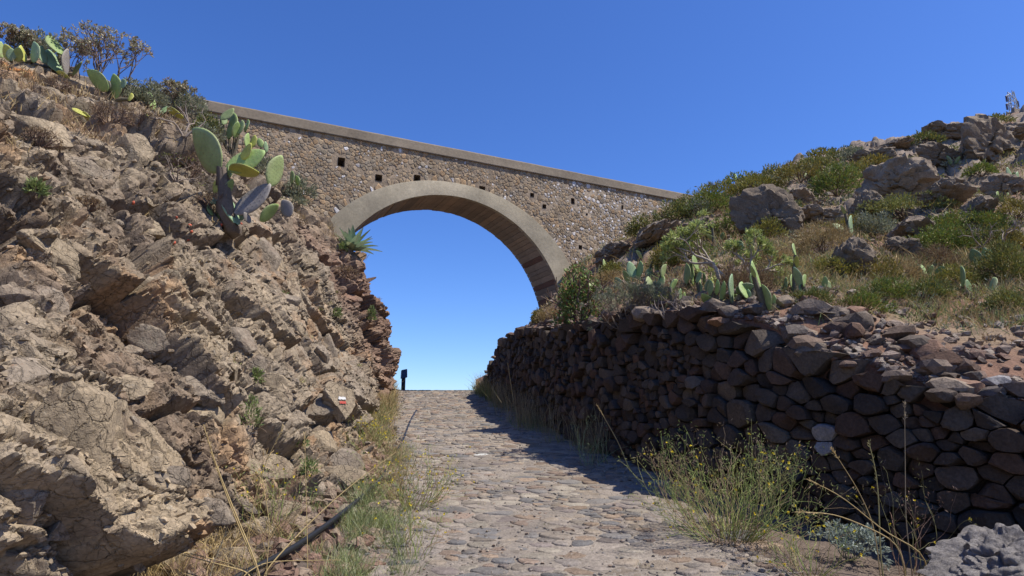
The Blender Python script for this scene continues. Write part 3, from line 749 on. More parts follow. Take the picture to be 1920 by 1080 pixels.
# concrete arch ring
an = np.linspace(R(-14), R(194), 150)
def arcpt(a, r): return r * np.cos(a), ZC + r * np.sin(a)
mb = MB(); pr = []
for r_, o in ((RI, -.1), (RI, .028), (RI + .5, .034), (None, .026), (None, -.1)):
    rr2 = RI + ring_t(an) if r_ is None else np.minimum(r_, RI + ring_t(an) - .02); t_, z_ = arcpt(an, rr2); pr.append(bw(t_, z_, o))
V = np.stack(pr, 1).reshape(-1, 3)
V += (fbm(V, 3, 2, 180) * .008)[:, None] * BN
F4 = [(i * 5 + k, i * 5 + k + 1, (i + 1) * 5 + k + 1, (i + 1) * 5 + k) for i in range(len(an) - 1) for k in range(4)]
ccol = np.array((.335, .29, .208)) * (1 + .45 * fbm(V, .8, 4, 181)[:, None])
mb.add(V, F4=F4, col=ccol); put('arch_ring', mb.mesh('arch_ring', M_CONC, sharp=40), bridge)
# soffit: backing vault and the board-marked strips under it
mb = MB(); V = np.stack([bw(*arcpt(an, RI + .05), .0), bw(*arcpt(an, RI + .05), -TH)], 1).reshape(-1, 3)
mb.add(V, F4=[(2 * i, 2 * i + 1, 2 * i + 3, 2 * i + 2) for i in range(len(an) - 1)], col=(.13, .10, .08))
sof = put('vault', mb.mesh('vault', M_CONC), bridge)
rs = random.Random(3); a = R(-12)
while a < R(192):
    wdt = rs.uniform(.13, .20) / RI; b = a + wdt; g = .003 / RI
    r1_, r2_ = RI + rs.uniform(-.003, .010), RI + .03
    q = []
    for aa, rr2 in ((a + g, r2_), (a + g * 1.4, r1_), (b - g * 1.4, r1_ + rs.uniform(-.004, .004)), (b - g, r2_)):
        t_, z_ = arcpt(np.array([aa]), rr2)
        for o in (.0, -TH - .01): q.append(bw(t_, z_, o)[0])
    q = np.array(q); c = q.mean(0); mb = MB()
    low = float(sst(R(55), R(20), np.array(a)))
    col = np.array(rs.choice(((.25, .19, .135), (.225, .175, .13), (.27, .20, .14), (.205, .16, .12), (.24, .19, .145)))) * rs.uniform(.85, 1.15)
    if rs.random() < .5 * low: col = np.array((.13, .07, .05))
    mb.add(q - c, F4=[(0, 1, 3, 2), (2, 3, 5, 4), (4, 5, 7, 6), (0, 2, 4, 6), (1, 7, 5, 3)], col=col)
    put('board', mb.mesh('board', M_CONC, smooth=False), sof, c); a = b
# coping
mb = MB(); tcs = np.arange(TL - .5, TR + .6, .35); rows = []
for o, z in ((-.02, ZT - CT), (.05, ZT - CT), (.06, ZT - CT + .02), (.055, ZT - .03), (.04, ZT), (-TH - .06, ZT), (-TH - .09, ZT - CT), (-TH + .02, ZT - CT)):
    rows.append(bw(tcs, z + .003, o))
V = np.stack(rows, 1).reshape(-1, 3); V += fbm(V, 2.2, 2, 190)[:, None] * .01
m = 8; F4 = [(i * m + k, i * m + k + 1, (i + 1) * m + k + 1, (i + 1) * m + k) for i in range(len(tcs) - 1) for k in range(m - 1)]
mb.add(V, F4=F4, col=np.array((.225, .185, .135)) * (1.05 + .3 * fbm(V, 1.5, 3, 191)[:, None])); put('coping', mb.mesh('coping', M_CONC, smooth=False), bridge)

#@@PLANTS
# ------------------------------------------------------------------ blocks standing proud of the cliff
def frame(n, up=(0, 0, 1), rot=0.):
    n = Vector(n).normalized(); u = Vector(up); x = u.cross(n)
    if x.length < 1e-3: x = Vector((1, 0, 0))
    x.normalize(); y = n.cross(x)
    return (Matrix((x, y, n)).transposed() @ Matrix.Rotation(rot, 3, 'Z')).to_quaternion()
def dist(p): return (p - CAM).dot(Vector((0, cP, sP)))
BC = [(.30, .225, .15), (.265, .21, .16), (.24, .165, .11), (.29, .20, .12), (.22, .18, .15)]
TONE = [(.305, .242, .163), (.245, .20, .15), (.235, .145, .102)]
protos = []
for k in range(27):
    V, Fc = rock(700 + k % 9, 4, 10, .42, .85, .035, (1, 1, 1), .016)
    protos.append(make_mesh('rock', V, [Fc], M_BLOCK, np.broadcast_to(np.array(TONE[k // 9]), (len(V), 3)), sharp=34))
blocks_px = [  # px, py, width, height, turn, how thick
 (150, 835, 250, 270, .1, .30), (60, 700, 120, 70, -.2, .4), (230, 720, 120, 60, .15, .4), (585, 765, 130, 80, .12, .45), (610, 835, 110, 70, .05, .4), (645, 890, 120, 90, 0, .5), (690, 955, 70, 80, 0, .5),
 (385, 735, 90, 55, .05, .5), (385, 780, 85, 40, .0, .5), (440, 640, 70, 70, -.3, .5), (420, 450, 80, 70, .5, .55), (500, 480, 60, 80, .5, .5), (530, 380, 60, 60, .3, .5), (620, 655, 36, 80, .15, .6),
 (255, 545, 110, 60, .2, .45), (300, 640, 90, 60, .3, .45), (110, 480, 130, 60, .25, .4), (60, 560, 120, 70, .2, .4), (60, 250, 110, 80, -.3, .5), (170, 330, 120, 70, .5, .5), (250, 290, 70, 90, .5, .5), (540, 560, 60, 40, .4, .5), (560, 620, 50, 40, .3, .5),
 (480, 690, 60, 40, -.2, .5), (530, 720, 70, 40, .2, .5), (330, 900, 80, 40, .1, .5), (270, 985, 160, 50, .05, .6), (400, 960, 100, 60, .1, .6), (510, 890, 110, 60, .1, .4), (40, 930, 90, 120, .1, .4), (660, 560, 40, 30, .6, .7)]
k = 0
for px, py, wv, hv, rt, tk in blocks_px:
    p, n = hit(cliff, px, py)
    if p is None: continue
    D = dist(p); wm, hm = wv / FPX * D, hv / FPX * D
    n = (n + Vector((.9, -.5, .35)) * 1.2).normalized()
    put('rock', protos[k % 9 + (18 if p.y > 13.2 and p.z < 6 else 9 * (k % 2))], cliff, p - n * .25 * min(wm, hm) * tk, frame(n, (0, 0, 1), -rt), (wm * .56, hm * .56, min(wm, hm) * tk * .8)); k += 1
rs = random.Random(14)
for px, py, wv, hv in [(712, 968, 80, 44), (640, 905, 120, 46), (575, 925, 110, 44), (520, 965, 90, 40), (600, 868, 110, 40), (470, 1000, 80, 40), (725, 905, 40, 26), (560, 985, 60, 26), (640, 965, 50, 22), (430, 1050, 90, 36), (330, 1062, 110, 40), (240, 1070, 90, 46), (505, 1030, 46, 22)]:
    d = ray(px, py); k = 3.5
    for _ in range(50):
        q = CAM + d * k; e = q.z - float(gz(np.array([q.x]), np.array([q.y]))[0]); k += max(e, .001) * 1.5 if e > 0 else e
    p = CAM + d * k; D = dist(p); wm, hm = wv / FPX * D, hv / FPX * D
    put('rock', protos[rs.randrange(18)], cliff, p + Vector((0, 0, hm * .1)), (rs.uniform(-.15, .15), rs.uniform(-.15, .25), rs.uniform(-.6, .6)), (wm * .56, wm * .45, hm * .75))
rs = random.Random(9)
CPg = CP.reshape(ns, nv, 3)
for _ in range(90):
    i = rs.randrange(int(ns * .12), int(ns * .93)); j = rs.randrange(24, 345)
    p = Vector(CPg[i, j])
    if p.y < 2.6 or p.y > 16.3: continue
    n = Vector(NN[i, j]); n = (n + Vector((rs.uniform(-.4, .4), rs.uniform(-.4, .4), rs.uniform(-.1, .5)))).normalized()
    s = .03 * math.exp(rs.uniform(0, 1.7)) * (.6 + .05 * p.y)
    put('rock', protos[rs.randrange(9) + (18 if sc_red[i * nv + j] > .5 else 9 * rs.randrange(2))], cliff, p - n * s * .15, frame(n, (0, 0, 1), rs.uniform(-.9, .5)), (s * rs.uniform(1, 1.7), s * rs.uniform(.7, 1.1), s * rs.uniform(.5, .9)))
# scree of small chips on the cliff and at its foot
mb = MB()
for _ in range(5200):
    i = rs.randrange(int(ns * .10), ns - 30); j = int(10 + 320 * rs.random() ** 1.3)
    p = CPg[i, j]
    if p[1] > 17: continue
    r = rs.uniform(.008, .034) * (.5 + .06 * p[1])
    v = IV1 * (r * (1 + .35 * rng.normal(size=(len(IV1), 1)))) * np.array([1, 1, .7])
    mb.add(v + p, F3=IF1, col=ccol_c[i * nv + j] * rs.uniform(.85, 1.2))
for _ in range(1500):
    y = rs.uniform(3.2, 10.5); x = float(pc(y)) - rs.uniform(1.25, 2.9); r = rs.choice((.015, .02, .03, .045, .07))
    v = IV1 * (r * (1 + .35 * rng.normal(size=(len(IV1), 1)))) * np.array([1, 1, .8])
    mb.add(v + (x, y, float(gz(np.array([x]), np.array([y]))[0]) + r * .2), F3=IF1, col=np.array(((.20, .125, .09), (.25, .19, .135), (.17, .11, .08))[rs.randrange(3)]) * rs.uniform(.8, 1.2))
tag(put('scree', mb.mesh('scree', M_BLOCK, smooth=False)), kind='stuff', label='loose chips of rock caught on the cliff face')

# ------------------------------------------------------------------ boulders on the hillside
big = []
for k in range(6):
    V, Fc = rock(900 + k, 5, 13, .45, .95, .19, (1, 1, 1), .07, 1.5)
    big.append(make_mesh('boulder', V, [Fc], M_BOULDER, None, sharp=36))
BL = [  # centre px, width, height, how deep, turn, label
 (1850, 282, 135, 92, .8, .35, 'huge dark faced boulder bulging just under the skyline at far right'),
 (1768, 254, 78, 36, .9, .1, 'dark flat block on the skyline left of the huge boulder'),
 (1890, 260, 90, 50, .9, -.1, 'grey rock crowning the right end of the skyline beneath the pylon'),
 (1690, 352, 112, 92, .8, .25, 'tall weathered boulder with a black shadowed left side in mid slope'),
 (1712, 446, 112, 56, .8, .1, 'pale flat topped boulder with dark underside above the green bushes'),
 (1592, 497, 84, 84, .7, .5, 'pale leaning slab standing in dry grass below mid slope'),
 (1450, 412, 130, 96, .6, .55, 'long sloping pale rock slab behind the two stemmed shrub'),
 (1535, 412, 84, 40, .9, .1, 'low brown rock with a black shadow beside the sloping slab'),
 (1225, 448, 116, 50, 1., -.45, 'dark overhanging ledge of rock beside the bridge wall'),
 (1310, 437, 66, 46, .9, 0, 'grey rock at the right end of the dark ledge'),
 (1838, 398, 66, 44, .9, .1, 'small black sided rock under the big pale outcrop at right'),
 (1770, 372, 90, 50, .8, .2, 'pale outcrop with an orange lichen patch on the right slope'),
 (1885, 352, 70, 44, .9, 0, 'dark wedge of rock at the right margin of the slope'),
 (1640, 300, 70, 34, .9, .1, 'low grey rock just under the skyline left of the blocks'),
 (1680, 275, 60, 22, .9, 0, 'thin rock ledge on the skyline above the shadowed boulder'),
 (1545, 340, 60, 30, .9, .3, 'small pale rock among olive bushes high on the slope'),
 (1500, 378, 60, 36, .9, .3, 'small rounded pale rock above the long sloping slab'),
 (1620, 395, 56, 60, .9, .2, 'dark sided rock in the hollow left of the weathered boulder'),
 (1760, 300, 90, 44, .8, .2, 'brown bedded rock below the dark skyline block'),
 (1690, 470, 60, 40, .9, 0, 'grey stump of rock under the pale flat topped boulder'),
 (1440, 365, 60, 30, .9, .2, 'small grey rock on the green crest right of the coping end'),
 (1150, 478, 60, 34, 1., -.3, 'dark broken rock at the foot of the bridge wall')]
for k, (px, py, wv, hv, dp, rt, lab) in enumerate(BL):
    p = on_hill(px, py + hv * .35); D = dist(p); wm, hm = wv / FPX * D, hv / FPX * D
    q = CAM + ray(px, py) * (D + .26 * wm)
    tag(put('boulder', big[k % 6], None, q, (0, rt, rs.uniform(-.6, .6)), (wm * .58, wm * dp * .6, hm * .60)), lab, 'boulder', 'boulders on the hillside')
V, Fc = rock(960, 6, 9, .6, 1., .07, (1, 1, 1), .02, 2.); Dn = V / np.linalg.norm(V, axis=1)[:, None]
f1, f2, dv, rr = worley(V * 4.5, 961, .2); g1, g2, dv, rr2 = worley(V * 11, 962); V = (V + Dn * (.16 * (.55 - f1) + .05 * (.5 - g1) + .05 * fbm(V, 5, 4, 963))[:, None]) * np.array((.49, .42, .36))
p = at(1865, 1065, 3.95); tag(put('lava_rock', make_mesh('lava_rock', V, [Fc], M_LAVA, None, sharp=50), None, (p.x + .16, p.y, p.z - .12), (0, 0, .4)), 'pale grey pitted lava rock in the bottom right corner', 'rock')
# small stones over the hillside
mb = MB()
for _ in range(4200):
    a = rs.uniform(R(1), R(42)); rr0 = float(np.interp(a, wa[o_], wr[o_])); r_ = rr0 + .02 + 22 * rs.random() ** 2.6
    x, y = math.sin(a) * r_, math.cos(a) * r_
    s = rs.uniform(.012, .055) * (.6 + .07 * r_) * (1.5 if rs.random() < .06 else 1)
    v = IV1 * (s * (1 + .3 * rng.normal(size=(len(IV1), 1)))) * np.array([1, 1, .7])
    mb.add(v + (x, y, 0), F3=IF1, col=np.array(rs.choice(((.20, .15, .12), (.26, .20, .155), (.16, .10, .075), (.30, .25, .20)))) * rs.uniform(.8, 1.2))
Vv = np.concatenate(mb.V); cen = Vv.reshape(-1, len(IV1), 3).mean(1); zz = hill(cen[:, 0], cen[:, 1]); Vv[:, 2] += np.repeat(zz + .01, len(IV1)); mb.V = [Vv]
tag(put('scattered_stones', mb.mesh('scattered_stones', M_BLOCK, smooth=False)), kind='stuff', label='small broken stones strewn over the hillside soil')

# ------------------------------------------------------------------ where a plant stands
def stand(where, px, py):
    if where == 'hill': return on_hill(px, py)
    if where == 'cliff':
        for dy in (0, 4, 8, 14, 22, 32, 45):
            p, n = hit(cliff, px, py + dy)
            if p is not None and p.y < 24: return p
        return at(px, py, 13)
    d = ray(px, py); k = 3.
    for _ in range(60):
        q = CAM + d * k; e = q.z - float(gz(np.array([q.x]), np.array([q.y]))[0])
        k += max(e, .001) * 1.5 if e > 0 else e
    return CAM + d * k

# ------------------------------------------------------------------ prickly pears
PADC = {'g': (.205, .285, .095), 'b': (.20, .29, .155), 'y': (.36, .36, .075), 'd': (.135, .20, .085), 'o': (.29, .262, .23), 'p': (.23, .285, .115), 'k': (.085, .065, .055)}
PADC = {k: tuple(v * (1.0 if k in 'ok' else 1.38) for v in c) for k, c in PADC.items()}
def pad_mesh(var, near):
    nt_, na = (14, 16) if near else (8, 8)
    t = np.linspace(0, 1, nt_); wv = .33 * np.sin(np.pi * np.clip(t, .012, .988) ** .86) ** .62
    V = []
    for ti, wi in zip(t, wv):
        a = np.arange(na) * 2 * np.pi / na
        V.append(np.stack([wi * np.cos(a), .055 * (wi / .33) ** .6 * np.sin(a) + .045 * np.sin(ti * 2.6), np.full(na, ti)], 1))
    V = np.concatenate(V); F4 = [(i * na + k, i * na + (k + 1) % na, (i + 1) * na + (k + 1) % na, (i + 1) * na + k) for i in range(nt_ - 1) for k in range(na)]
    mb = MB(); c = np.array(PADC[var])
    edge = (np.abs(V[:, 0]) / .33) ** 3 * .45
    col = c * (1 + .12 * fbm(V, 3, 2, 5)[:, None]); col = col * (1 - edge[:, None]) + np.array((.27, .23, .15)) * edge[:, None]
    mb.add(V, F4=F4, F3=[((nt_ - 1) * na, (nt_ - 1) * na + k, (nt_ - 1) * na + k + 1) for k in range(1, na - 1)], col=col)
    if near and var != 'k':                                # spine cushions in offset rows
        for r in range(9):
            for q in range(-4, 5):
                z = .10 + r * .1; x = (q + .5 * (r % 2)) * .085; wi = float(np.interp(z, t, wv))
                if abs(x) > wi * .9: continue
                yy = .055 * (wi / .33) ** .6 * math.sqrt(max(0, 1 - (x / wi) ** 2)); off = .045 * math.sin(z * 2.6)
                for sgn in (1, -1):
                    mb.add(IV1 * np.array((.010, .007, .010)) + (x, off + sgn * (yy + .001), z), F3=IF1, col=(.34, .30, .18) if var != 'o' else (.12, .10, .09))
    return mb.mesh('pad', M_PAD)
PM = {(v, n): pad_mesh(v, n) for v in PADC for n in (True, False)}
def pad_px(root, x0, y0, x1, y1, wpx, Y, var, lean=0., name='pad'):
    A = at(x0, y0, Y); Bp = at(x1, y1, Y + lean); d = Bp - A; L = d.length; dn = d / L
    v = (CAM - A).normalized(); sd = dn.cross(v).normalized(); nrm = sd.cross(dn).normalized()
    D = dist(A); wfull = .66 * L; wm = wpx / FPX * D
    f = min(1, wm / wfull); f = max(f, .2); ang = math.acos(f) * rs.choice((-1, 1))
    sx = max(1, wm / wfull)
    x = sd * math.cos(ang) + nrm * math.sin(ang); y = dn.cross(x)
    q = Matrix((x, y, dn)).transposed().to_quaternion()
    near = (L / D * FPX) > 22
    return put(name, PM[(var, near)], root, A - Vector(root.location), q, (L * sx, L * 1.05, L))
CACT = [
 ('cliff', 425, 420, [(412, 320, 360, 242, 50, 'p'), (424, 316, 496, 283, 36, 'g'), (432, 320, 484, 324, 24, 'y'), (505, 348, 530, 292, 32, 'p'), (442, 420, 428, 364, 26, 'b'), (488, 414, 523, 384, 22, 'g'), (424, 364, 437, 336, 15, 'g'), (405, 362, 402, 338, 12, 'y'), (398, 404, 391, 384, 9, 'g'), (440, 400, 506, 344, 34, 'o'), (545, 405, 528, 375, 26, 'o'), (452, 300, 470, 268, 14, 'y'), (408, 384, 388, 366, 14, 'g'), (450, 412, 462, 388, 13, 'd'), (414, 408, 404, 384, 12, 'g'), (428, 330, 440, 306, 13, 'g'), (470, 418, 458, 398, 12, 'o')], 'large prickly pear with broad pads on a dark trunk left of the arch'),
 ('cliff', 115, 138, [(110, 136, 92, 92, 27, 'b'), (112, 101, 96, 66, 23, 'g'), (106, 134, 132, 152, 12, 'y'), (138, 141, 154, 116, 7, 'd'), (122, 140, 129, 92, 13, 'o')], 'upright prickly pear with two stacked blue green pads at the top left skyline'),
 ('cliff', 30, 116, [(20, 114, 8, 82, 18, 'y'), (30, 115, 36, 89, 17, 'g'), (20, 114, 22, 90, 16, 'b'), (46, 116, 40, 85, 12, 'y'), (66, 117, 62, 78, 16, 'b'), (81, 118, 80, 86, 16, 'b'), (2, 108, 3, 78, 14, 'p')], 'crowded row of prickly pear pads at the top left corner above orange lichen'),
 ('cliff', 205, 185, [(203, 169, 162, 132, 27, 'g'), (218, 184, 212, 138, 21, 'g'), (233, 164, 228, 148, 12, 'b'), (243, 189, 246, 174, 9, 'y'), (207, 165, 190, 150, 16, 'o')], 'prickly pear with two leaning yellow green pads below the tall skyline bush'),
 ('cliff', 300, 215, [(288, 206, 280, 170, 15, 'g'), (302, 212, 313, 199, 10, 'd'), (314, 206, 343, 220, 13, 'y'), (279, 200, 288, 180, 9, 'd')], 'prickly pear holding one bright yellow pad among grey bushes'),
 ('cliff', 158, 224, [(144, 204, 158, 216, 10, 'y'), (154, 214, 172, 226, 11, 'y')], 'small yellowed prickly pear flat on the upper rock face'),
 ('cliff', 435, 262, [(414, 224, 438, 203, 14, 'p'), (418, 233, 424, 220, 12, 'd'), (430, 260, 436, 211, 17, 'g'), (440, 258, 447, 228, 15, 'g'), (448, 252, 453, 225, 11, 'p'), (460, 247, 464, 224, 6, 'g'), (396, 252, 385, 226, 15, 'd'), (404, 275, 418, 250, 13, 'o')], 'tall prickly pear cluster against the left end of the coping'),
 ('cliff', 478, 280, [(462, 278, 467, 250, 11, 'g'), (471, 278, 477, 253, 13, 'y'), (491, 276, 485, 259, 13, 'g'), (500, 285, 498, 265, 9, 'b')], 'low prickly pear right behind the large one, in front of masonry'),
 ('cliff', 556, 350, [(548, 343, 545, 321, 9, 'g'), (560, 348, 555, 329, 9, 'g')], 'small two padded prickly pear beside the left foot of the masonry'),
 ('hill', 1140, 514, [(1138, 511, 1132, 486, 7, 'p'), (1143, 513, 1143, 491, 9, 'g'), (1157, 507, 1152, 492, 7, 'p')], 'small prickly pear of three slim pads next to the arch foot bush'),
 ('hill', 1200, 528, [(1190, 522, 1180, 490, 19, 'b'), (1197, 522, 1200, 489, 13, 'g'), (1215, 528, 1222, 502, 17, 'b'), (1232, 520, 1234, 488, 9, 'g'), (1226, 486, 1250, 464, 14, 'p'), (1204, 484, 1192, 470, 7, 'p'), (1180, 530, 1168, 508, 12, 'g'), (1240, 500, 1243, 480, 8, 'b')], 'dense prickly pear thicket above the grey green brush'),
 ('hill', 1128, 552, [(1118, 547, 1101, 519, 10, 'p'), (1126, 550, 1141, 541, 11, 'p'), (1122, 560, 1112, 545, 10, 'g'), (1165, 540, 1154, 520, 14, 'b')], 'prickly pear leaning left beside the glossy bush at the arch foot'),
 ('hill', 1300, 538, [(1288, 532, 1286, 494, 13, 'g'), (1301, 537, 1297, 488, 8, 'g'), (1307, 507, 1302, 477, 10, 'g'), (1312, 536, 1311, 503, 8, 'p'), (1320, 530, 1319, 512, 7, 'd')], 'upright prickly pear with four narrow pads left of the two stemmed shrub'),
 ('hill', 1266, 580, [(1262, 578, 1266, 546, 13, 'd'), (1256, 541, 1271, 526, 13, 'g'), (1275, 574, 1277, 541, 9, 'd'), (1283, 578, 1284, 548, 9, 'g')], 'shaded prickly pear behind the bare twisted branches'),
 ('hill', 1345, 580, [(1336, 575, 1316, 551, 18, 'g'), (1332, 553, 1331, 525, 10, 'g'), (1343, 553, 1345, 524, 9, 'g'), (1351, 565, 1357, 527, 10, 'g'), (1373, 570, 1374, 514, 7, 'b'), (1362, 580, 1344, 564, 12, 'p'), (1380, 542, 1424, 546, 26, 'd'), (1394, 552, 1427, 556, 11, 'g'), (1378, 552, 1404, 578, 13, 'g')], 'wide prickly pear with one drooping dark pad on top of the stone wall'),
 ('hill', 1444, 584, [(1444, 580, 1427, 534, 16, 'g'), (1425, 542, 1411, 489, 10, 'g'), (1413, 520, 1408, 498, 8, 'g'), (1452, 573, 1450, 552, 9, 'p')], 'tall prickly pear with a slender curved upper pad at the wall top'),
 ('hill', 1487, 552, [(1470, 550, 1472, 520, 8, 'g'), (1487, 547, 1486, 514, 7, 'g'), (1501, 538, 1488, 501, 15, 'b'), (1490, 503, 1494, 480, 11, 'y'), (1492, 482, 1489, 457, 5, 'g')], 'prickly pear with a stacked column of pads in straw coloured grass'),
 ('hill', 1550, 545, [(1545, 540, 1547, 518, 11, 'g'), (1555, 543, 1553, 526, 11, 'p')], 'pair of round prickly pear pads half hidden in yellow green weeds'),
 ('hill', 1597, 448, [(1597, 448, 1597, 404, 6, 'b'), (1582, 430, 1561, 419, 10, 'p'), (1585, 403, 1576, 385, 7, 'p')], 'single tall thin prickly pear post beside one flat pad in mid slope'),
 ('hill', 1742, 526, [(1722, 522, 1720, 496, 15, 'b'), (1742, 524, 1749, 497, 11, 'p'), (1758, 518, 1769, 499, 17, 'd'), (1734, 514, 1728, 496, 10, 'g')], 'prickly pear of four round pads in tall grass left of the far right pair'),
 ('hill', 1845, 502, [(1836, 498, 1822, 467, 21, 'd'), (1846, 496, 1845, 464, 13, 'd'), (1855, 497, 1856, 464, 17, 'g')], 'prickly pear with three dark rounded pads under a bare twiggy bush'),
 ('hill', 1818, 560, [(1806, 538, 1800, 499, 8, 'g'), (1820, 558, 1814, 524, 15, 'd'), (1827, 558, 1823, 533, 7, 'p'), (1812, 548, 1805, 530, 9, 'g')], 'prickly pear with a thin upright pad near the right margin'),
 ('hill', 1862, 556, [(1856, 552, 1861, 520, 13, 'p'), (1868, 556, 1874, 536, 8, 'd')], 'pale lone prickly pear pad by grey twigs at right'),
 ('hill', 1790, 312, [(1785, 308, 1774, 292, 7, 'b'), (1790, 309, 1801, 293, 7, 'g'), (1782, 310, 1781, 297, 5, 'g')], 'small forked prickly pear left of the huge dark boulder'),
 ('hill', 1470, 332, [(1465, 330, 1459, 312, 7, 'b'), (1474, 330, 1482, 317, 7, 'p'), (1458, 342, 1461, 327, 9, 'b'), (1470, 325, 1472, 313, 6, 'g')], 'bluish prickly pear on the green crest of the slope'),
 ('hill', 1384, 338, [(1380, 338, 1380, 326, 6, 'g'), (1388, 340, 1394, 330, 6, 'b'), (1370, 342, 1364, 333, 8, 'p')], 'small prickly pear on the skyline near the end of the coping'),
 ('hill', 1610, 290, [(1606, 290, 1610, 276, 8, 'p'), (1616, 290, 1622, 280, 7, 'g')], 'tiny prickly pear on the skyline where the slope steepens'),
 ('hill', 1334, 382, [(1336, 380, 1329, 366, 11, 'p')], 'single pale prickly pear pad in the bushes past the coping end'),
 ('hill', 1900, 338, [(1897, 336, 1889, 313, 7, 'b'), (1907, 338, 1909, 322, 7, 'b'), (1902, 336, 1900, 322, 6, 'g')], 'prickly pear on the dark wedge at the right margin'),
 ('hill', 1880, 376, [(1872, 374, 1872, 359, 5, 'g'), (1885, 375, 1887, 361, 5, 'g')], 'pair of tiny upright prickly pear pads under the dark wedge'),
 ('hill', 1776, 420, [(1770, 420, 1779, 399, 9, 'd'), (1784, 420, 1790, 412, 10, 'p')], 'dark prickly pear above the pale flat topped boulder'),
 ('hill', 1338, 458, [(1340, 452, 1325, 440, 9, 'p'), (1352, 452, 1356, 436, 9, 'd'), (1336, 430, 1336, 416, 4, 'g')], 'prickly pear in the shade behind the left stem of the shrub'),
 ('hill', 1455, 500, [(1455, 498, 1455, 470, 5, 'g'), (1462, 500, 1458, 482, 9, 'y'), (1390, 470, 1385, 452, 12, 'p')], 'yellowing prickly pear right of the two stemmed shrub'),
 ('hill', 1720, 350, [(1718, 340, 1710, 328, 6, 'p'), (1728, 345, 1734, 334, 6, 'p'), (1730, 338, 1722, 330, 5, 'b')], 'pale speck of prickly pear on the rock shelf in the upper slope')]
CACT += [
 ('hill', 1228, 548, [(1222, 546, 1216, 518, 14, 'p'), (1234, 546, 1240, 514, 15, 'g'), (1240, 518, 1250, 496, 11, 'p'), (1228, 550, 1230, 528, 10, 'd')], 'broad prickly pear in the brush right of the thicket'),
 ('hill', 1320, 556, [(1314, 554, 1306, 526, 12, 'g'), (1326, 554, 1330, 524, 11, 'p'), (1307, 530, 1312, 508, 9, 'g')], 'prickly pear between the four narrow pads and the wall top'),
 ('hill', 1405, 560, [(1398, 558, 1392, 528, 14, 'g'), (1410, 560, 1416, 530, 13, 'p'), (1415, 534, 1408, 512, 10, 'g'), (1404, 562, 1402, 542, 10, 'b')], 'prickly pear behind the drooping dark pad'),
 ('hill', 1515, 560, [(1510, 558, 1504, 532, 12, 'g'), (1522, 560, 1526, 536, 12, 'p'), (1506, 536, 1512, 516, 9, 'g')], 'low prickly pear at the wall top right of the curved pad'),
 ('hill', 1418, 470, [(1412, 470, 1404, 448, 11, 'p'), (1424, 470, 1430, 450, 10, 'g')], 'prickly pear pair at the lower end of the sloping slab'),
 ('hill', 1652, 545, [(1646, 544, 1640, 522, 10, 'g'), (1658, 545, 1664, 524, 11, 'p'), (1652, 548, 1652, 530, 8, 'd')], 'three padded prickly pear in the weeds right of the leaning slab'),
 ('hill', 1520, 340, [(1516, 338, 1510, 324, 8, 'p'), (1526, 340, 1532, 328, 7, 'b')], 'small pale prickly pear under the skyline bush in mid slope'),
 ('hill', 1425, 352, [(1420, 350, 1415, 337, 7, 'p'), (1430, 352, 1435, 340, 7, 'g')], 'small prickly pear in the olive cushion on the crest'),
 ('hill', 1560, 345, [(1556, 344, 1552, 330, 7, 'p'), (1566, 346, 1571, 334, 7, 'p')], 'small prickly pear above the large olive bush'),
 ('hill', 1870, 425, [(1864, 424, 1858, 408, 8, 'g'), (1876, 426, 1882, 410, 8, 'p')], 'small prickly pear under the right outcrops'),
 ('hill', 1675, 415, [(1670, 414, 1664, 400, 7, 'p'), (1681, 416, 1686, 402, 7, 'g')], 'small prickly pear on the olive carpet below the weathered boulder')]
for where, bx, by, pads, lab in CACT:
    p = stand(where, bx, by); r_ = thing('prickly_pear', lab, 'cactus', p, 'prickly pear cacti')
    for i, (x0, y0, x1, y1, wv, var) in enumerate(pads):
        Yp = p.y + (0 if bx == 425 else rs.uniform(-.12, .12))
        pad_px(r_, x0, y0, x1, y1, wv, Yp - (.15 if where == 'cliff' else 0), var, rs.uniform(-.12, .12), 'dead_pad' if var == 'o' else 'pad')
    if bx == 425:
        mb = MB(); P_ = [Vector((.03, .14, -.05))] + [at(x, y, p.y - .15) - p for x, y in ((430, 424), (427, 410), (423, 392), (421, 368), (419, 342), (417, 316))]
        D = dist(p); mb.tube([v[:] for v in P_], np.array([14, 14, 12, 14, 11, 12, 10]) / FPX * D, 14, (.15, .118, .09)); mb.V[-1] = mb.V[-1] + rng.normal(size=mb.V[-1].shape) * .012; put('trunk', mb.mesh('trunk', M_STEM), r_)
    else:                                                  # short woody foot joining the pads to the ground
        mb = MB()
        for (x0, y0, x1, y1, wv, var) in pads[:5]:
            q = at(x0, y0, p.y) - p
            if q.length < .9: mb.tube([(0, 0, -.05), (q.x * .6, 0, q.z * .35), (q.x, q.y, q.z + .02)], (.035, .03, .025), 6, (.12, .105, .07))
        if mb.n: put('stem', mb.mesh('stem', M_STEM), r_)
FR = make_mesh('fallen_fruit', IV1 * (1, 1, 1.4), [IF1], M_FRUIT)
for x, y in ((415, 424), (452, 422), (356, 425), (359, 437), (352, 452), (330, 410), (326, 458), (250, 383)):
    p = stand('cliff', x, y); tag(put('fallen_fruit', FR, None, p + Vector((0, 0, .015)), (rs.random() * 3, rs.random() * 3, 0), .017), 'small red prickly pear fruit dropped on the rock below the large cactus', 'fruit', 'fallen cactus fruit')

